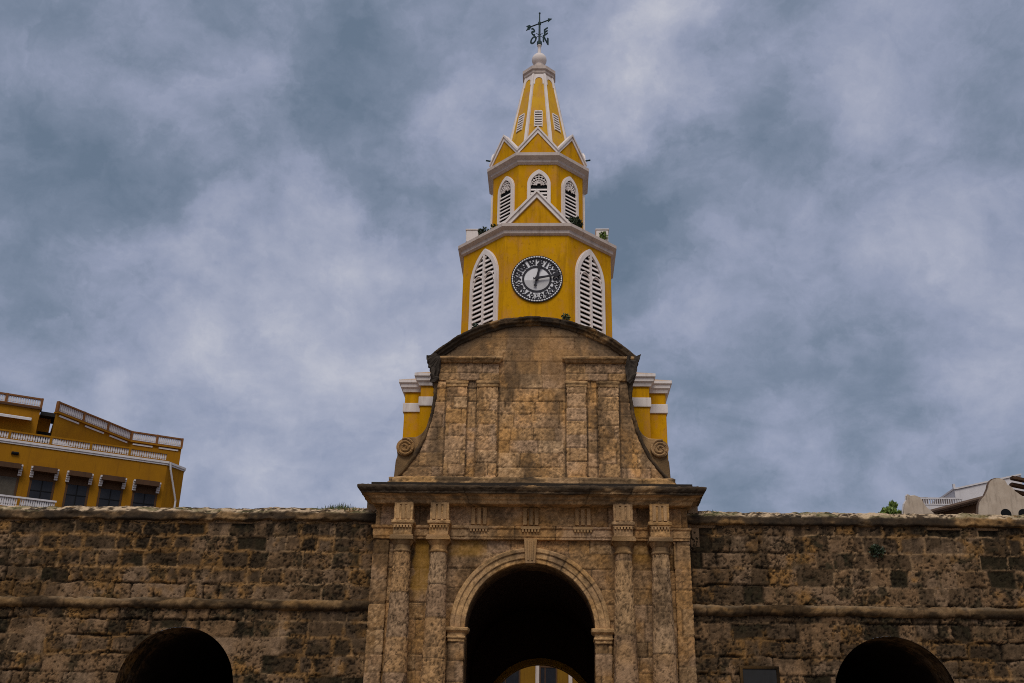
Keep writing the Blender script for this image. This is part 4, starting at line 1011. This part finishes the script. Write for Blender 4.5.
b.prism(pl, lambda a_, c, d: (a_, c, d), 0, 19.30); hw_ = b.build('wall', YELD, HL)
b = MB(); b.prism([(-17.05, -.10), (-.70, -.10), (.55, .90), (.55, 1.3), (-17.05, 1.3)], lambda a_, c, d: (a_, c, d), 19.27, 19.40); b.prism([(-17.05, -.05), (-.73, -.05), (.5, .92), (.5, 1.2), (-17.05, 1.2)], lambda a_, c, d: (a_, c, d), 19.16, 19.28); b.build('terrace_edge', WHT2, HL)
balustrade(HL, -16.7, -.82, idf, 19.40, 19.95, 8, 16, YELD, YELD)
# windows under white corbels
for x0, x1, lab in ((-11.0, -8.95, 1), (-8.27, -6.98, 0), (-6.29, -5.06, 0), (-4.42, -3.14, 0), (-2.48, -1.12, 0)):
    f = lambda x, z, d: (x, d, z)
    b = MB(); b.ring([(x0-.05, 14.9), (x1+.05, 14.9), (x1+.05, 17.98), (x0-.05, 17.98)], [(x0+.07, 15.0), (x1-.07, 15.0), (x1-.07, 17.2), (x0+.07, 17.2)], f, -.03, .02)
    win = b.build('window', BROWN, HL)
    b = MB(); b.box(x0+.05, x1-.05, -.012, .02, 14.98, 17.25); b.build('pane', CURT if lab else GLASS, win)
    b = MB(); b.box((x0+x1)/2-.03, (x0+x1)/2+.03, -.035, -.013, 15, 17.2)
    if not lab: b.box(x0+.05, x1-.05, -.034, -.014, 16.55, 16.60)
    b.build('glazing_bar', DARK, win)
    b = MB(); b.box(x0-.02, x1+.02, -.55, -.03, 17.62, 17.92); b.build('lintel_beam', BROWN, win)
    for xx in (x0-.02, x1+.02):
        b = MB()
        for i in range(5): b.box(xx-.10, xx+.10, -.50+.085*i, .02, 17.90-.12*(i+1), 17.90-.12*i-.012)
        b.build('corbel', WHT2, win)
b = MB(); b.box(-16.9, -6.6, -.9, .02, 15.15, 15.30); bal = b.build('balcony', YELD, HL)
balustrade(HL, -16.7, -6.7, lambda s, d, z: (s, d-.8, z), 15.30, 15.92, 6, 16, YELD, WHT2)
b = MB(); b.tube([(-.60, -.12, 19.35), (-.52, -.06, 18.9), (.12, .45, 17.1), (.12, .45, 0)], .06, 8); b.build('drainpipe', WHT2, HL)
b = MB(); b.tube([(-9.6+.0, -.06, 18.62), (-9.2, -.06, 18.62)], .09, 8); b.build('vent_hole', DARK, HL)
# upper storey left, set back
D2 = 2.5
b = MB(); b.box(-17, -8.5, D2, 10, 19.3, 22.30); b.box(-8.5, -7.75, D2+1.2, 10, 19.3, 22.3); up = b.build('upper_wall', YELD, HL)
b = MB(); b.box(-17, -8.42, D2-.12, D2+.5, 22.24, 22.36); b.build('upper_cornice', BROWN, HL)
balustrade(HL, -16.6, -8.5, lambda s, d, z: (s, d+D2, z), 22.36, 22.97, 5, 14, RAIL, RAIL)
b = MB(); b.add([(-17, D2-.02, 21.65), (-8.9, D2-.02, 21.65), (-8.9, D2-.75, 21.40), (-17, D2-.75, 21.40), (-17, D2-.02, 21.5), (-8.9, D2-.02, 21.5), (-8.9, D2-.75, 21.26), (-17, D2-.75, 21.26)], [(0, 1, 2, 3), (7, 6, 5, 4), (3, 2, 6, 7), (0, 4, 5, 1), (1, 5, 6, 2), (0, 3, 7, 4)]); b.build('awning', WHT2, HL)
b = MB(); b.box(-8.40, -7.62, D2+1.15, D2+1.25, 19.6, 21.2); b.build('dark_doorway', DARK, HL)
b = MB(); b.box(-8.45, -7.55, D2+.6, D2+2.2, 22.1, 22.35); b.build('slate_canopy', PLAQ, HL)
# right upper wing, running back at an angle
w0, w1, w2 = (-7.58, D2), (-2.55, D2+4.12), (.90, D2+4.12)
b = MB(); b.prism([w0, w1, w2, (.9, 12), (-7.58, 12)], lambda a_, c, d: (a_, c, d), 19.3, 22.22); b.build('wing_wall', YELD, HL)
def seg(p, q):
    d = Vector((q[0]-p[0], q[1]-p[1])); ln = d.length; d /= ln; n_ = Vector((d.y, -d.x))*-1
    return ln, (lambda s, o_, z: (p[0]+d.x*s+n_.x*o_, p[1]+d.y*s+n_.y*o_, z))
for p, q, k in ((w0, w1, 4), (w1, w2, 3)):
    ln, fn = seg(p, q); balustrade(HL, .05, ln-.02, fn, 22.30, 22.97, k, 13, RAIL, RAIL)
    b = MB(); 
    for z0_, z1_, o0 in ((22.20, 22.30, -.12),):
        b.add([fn(s, o_, z) for z in (z0_, z1_) for o_ in (o0, .2) for s in (0, ln)], [(0, 2, 3, 1), (4, 5, 7, 6), (0, 1, 5, 4), (2, 6, 7, 3), (0, 4, 6, 2), (1, 3, 7, 5)])
    b.build('wing_edge', YELD, HL)
    b = MB(); kk = k-1
    for i in range(kk):
        s0_, s1_ = ln*(i+.12)/kk, ln*(i+.88)/kk
        b.add([fn(s, o_, z) for z in (22.03, 22.14) for o_ in (-.05, .05) for s in (s0_, s1_)], [(0, 2, 3, 1), (4, 5, 7, 6), (0, 1, 5, 4), (2, 6, 7, 3), (0, 4, 6, 2), (1, 3, 7, 5)])
    b.build('white_panels', WHT2, HL)
b = MB(); b.add([(-7.6, D2-.2, 20.6), (-7.6, D2-.2, 19.4), (-4.9, D2-.9, 19.4), (-7.6, D2+.1, 20.6), (-7.6, D2+.1, 19.4), (-4.9, D2-.6, 19.4)], [(0, 1, 2), (3, 5, 4), (0, 2, 5, 3), (0, 3, 4, 1), (1, 4, 5, 2)]); b.build('white_stair_side', WHT2, HL)

# ================================================================== houses on the right
f = lambda x, z, d: (x, d, z)
def gable_wall(x_pts, y, th, name, mat, parent, lip=True):
    b = MB(); b.prism(x_pts, f, y, y+th); o = b.build(name, mat, parent); return o
GH = root('gabled_house', 'limewashed house with a tall scalloped gable and dark tiled roof, at the far right', 'house', (23.4, 20, 0))
def scal(cx, z0, k, w_=1.):
    half = [(1.25, -2.0), (1.14, -1.42), (1.08, -1.15), (.98, -.98), (.72, -.80), (.58, -.62), (.50, -.38), (.42, -.18), (.28, -.06), (.10, .0)]
    r_ = [(cx+x*w_*k, z0+z*k) for x, z in half]; l_ = [(cx-x*w_*k, z0+z*k) for x, z in half[::-1]]
    return r_+l_
pl = [(2.4, 0), (2.4, 13.4), (1.55, 14.0), (1.2, 15.05), (1.0, 15.2), (.78, 15.38), (.66, 15.58), (.45, 15.72), (.36, 15.95), (.16, 16.04), (-.05, 16.04), (-.24, 15.98), (-.38, 15.86), (-.48, 15.68), (-.55, 15.48), (-.74, 15.16), (-.92, 14.98), (-1.08, 14.78), (-1.16, 14.5), (-1.25, 14.1), (-1.3, 13.4), (-1.3, 0)]
ctr = lambda o_, P: o_
gw = gable_wall(pl, 0, .4, 'gable_wall', CREAM, GH)
b = MB(); top = pl[2:-2]
for p, q in zip(top[:-1], top[1:]):
    b.tube([(p[0], .18, p[1]), (q[0], .18, q[1])], .07, 6)
b.build('gable_coping', TILE, gw)
for xx in (.13, 1.0):
    b = MB(); b.prism([(xx+.26*math.cos(t), 14.20+.26*math.sin(t)) for t in np.linspace(0, math.pi, 14)]+[(xx-.26, 13.3), (xx+.26, 13.3)], f, -.01, .05); b.build('arched_opening', DARK, gw)
b = MB(); b.box(-1.3, 2.4, .4, 9, 0, 13.3); b.build('wall', CREAM, GH)
b = MB(); b.add([(-2.6, 3.2, 15.02), (.98, 3.2, 15.98), (.98, 12, 15.98), (-2.6, 12, 15.02), (-2.6, 3.2, 14.86), (.98, 3.2, 15.82), (.98, 12, 15.82), (-2.6, 12, 14.86)], [(0, 1, 2, 3), (7, 6, 5, 4), (0, 4, 5, 1), (1, 5, 6, 2), (2, 6, 7, 3), (0, 3, 7, 4)])
for i in range(26):
    y = 3.2+i*.35; b.tube([(-2.62, y, 15.05), (.98, y, 16.02)], .075, 6)
b.tube([(-2.62, 3.12, 15.0), (.98, 3.12, 15.97)], .09, 6)
b.build('tiled_roof', TILE, GH)
b = MB(); b.prism([(-2.5, 0), (.9, 0), (.9, 15.78), (-2.5, 14.86)], f, 3.5, 3.7); b.build('brown_end_wall', BROWN, GH)  # dark brown wood, with the shade under the eave in its colour
G1 = root('gable_parapet', 'smaller pale scalloped gable standing between the treetop and the dark tiled roof', 'gable', (19.72, 22, .32))
pl = [(1.55, -.32), (1.55, 13.75), (1.05, 14.3), (.62, 14.72), (.48, 15.0), (.36, 15.22), (.12, 15.32), (-.12, 15.30), (-.24, 15.38), (-.30, 15.30), (-.33, 15.08), (-.48, 14.85), (-.57, 14.5), (-.60, 14.1), (-.62, 13.6), (-.62, -.32)]
gw = gable_wall(pl, 0, .35, 'wall', CREAM, G1)
b = MB(); top = pl[1:-1]
for p, q in zip(top[:-1], top[1:]): b.tube([(p[0], .16, p[1]), (q[0], .16, q[1])], .055, 6)
b.build('coping', WHT2, G1)
WB = root('white_house', 'plain white block of a house rising behind the tiled roof', 'house', (28.8, 34, 0))
b = MB(); b.prism([(-2.1, 0), (2.3, 0), (2.3, 20.15), (-1.95, 19.18), (-2.1, 19.18)], f, 0, 7); b.build('wall', WHT2, WB)
b = MB(); b.prism([(-2.15, 19.18), (-1.95, 19.20), (2.3, 20.17), (2.3, 20.27), (-2.0, 19.29), (-2.15, 19.29)], f, -.08, 7); b.box(-2.16, -2.02, -.05, .1, 19.2, 19.55); b.build('roof_edge', WHT2, WB)
RT = root('terrace_house', 'low white flat-roofed house with a lattice parapet, between the small gable and the white block', 'house', (24.8, 32, 0))
b = MB(); b.box(-1.2, 1.5, 0, 5, 0, 17.65); b.build('wall', WHT2, RT)
b = MB(); b.box(-1.2, 1.5, -.03, .1, 18.02, 18.12); b.box(-1.2, 1.5, -.03, .1, 17.65, 17.72)
for i in range(20): b.box(-1.18+i*.138, -1.13+i*.138, -.02, .09, 17.7, 18.05)
b.build('lattice_parapet', WHT2, RT)
b = MB(); b.box(-1.0, -.3, .8, 2.5, 17.7, 18.35); b.box(.5, 1.3, 1, 2.4, 17.7, 18.4); b.build('roof_planter', TILE, RT)
PR = root('timber_pergola_house', 'dark timber pergola roof showing above the tall scalloped gable at the right edge', 'house', (30.6, 30, 0))
b = MB(); b.box(-1.6, 3, 0, 4, 0, 17.5); b.build('wall', CREAM, PR)
b = MB()
for i in range(5): b.prism([(-1.95+.02*i, 18.95-.33*i), (3, 17.95-.33*i), (3, 17.75-.33*i), (-1.95+.02*i, 18.78-.33*i)], f, -.2+.3*i, .2+.3*i)
b.build('roof_beam', BROWN, PR)
# tree behind the wall
TR = root('tree', 'bright green treetop showing just above the right rampart wall', 'tree', (19.75, 26, 0))
b = MB(); b.tube([(0, 0, 0), (.1, 0, 6), (-.05, .1, 11), (0, 0, 14.6)], [.28, .22, .16, .06], 10)
for i in range(7):
    a_ = i*.9; b.tube([(0, 0, 11.2+i*.4), (math.cos(a_)*.6, math.sin(a_)*.6, 12.6+i*.4)], [.06, .02], 6)
b.build('trunk', BARK, TR)
b = MB(); rng = random.Random(4)
for i in range(26):
    a_ = rng.uniform(0, 6.28); r_ = rng.uniform(0, 1.0); leaf_clump(b, (math.cos(a_)*r_, math.sin(a_)*r_, rng.uniform(13.2, 15.85)-.25*r_), (.36, .36, .30), 130, .30, i+50, .8)
leaf_clump(b, (.15, -.2, 15.95), (.22, .22, .3), 60, .3, 91, 1.2)
b.build('crown', PALM, TR)

# ================================================================== arcaded house seen through the gate
AH = root('arcaded_house', 'yellow house with white pilasters and dark doorways seen through the gate passage', 'house', (0, 38, 0))
b = MB(); b.box(-7, 7, 0, 6, 0, 12.5); b.build('wall', DKY, AH)
for x in (-3.6, -.24, 1.9, 4.6):
    b = MB(); b.box(x-.12, x+.12, -.16, .05, 0, 11.5); b.box(x-.18, x+.18, -.2, .05, 8.7, 8.95); b.build('pilaster', TRIM, AH)
for x0, x1 in ((-2.6, -1.45), (-.02, .95)):
    b = MB(); b.ring([(x0-.1, 5.2), (x1+.1, 5.2), (x1+.1, 8.25), (x0-.1, 8.25)], [(x0, 5.25), (x1, 5.25), (x1, 8.15), (x0, 8.15)], f, -.06, .02); w_ = b.build('window', BROWN, AH)
    b = MB(); b.box(x0, x1, -.02, .03, 5.25, 8.15); b.build('pane', GLASS, w_)
    b = MB(); b.box(x0+.25, x0+.31, -.045, -.021, 5.25, 8.15); b.build('glazing_bar', BROWN, w_)
b = MB(); b.box(-7, 7, -1.0, .02, 5.0, 5.18); b.build('balcony', WHT, AH)
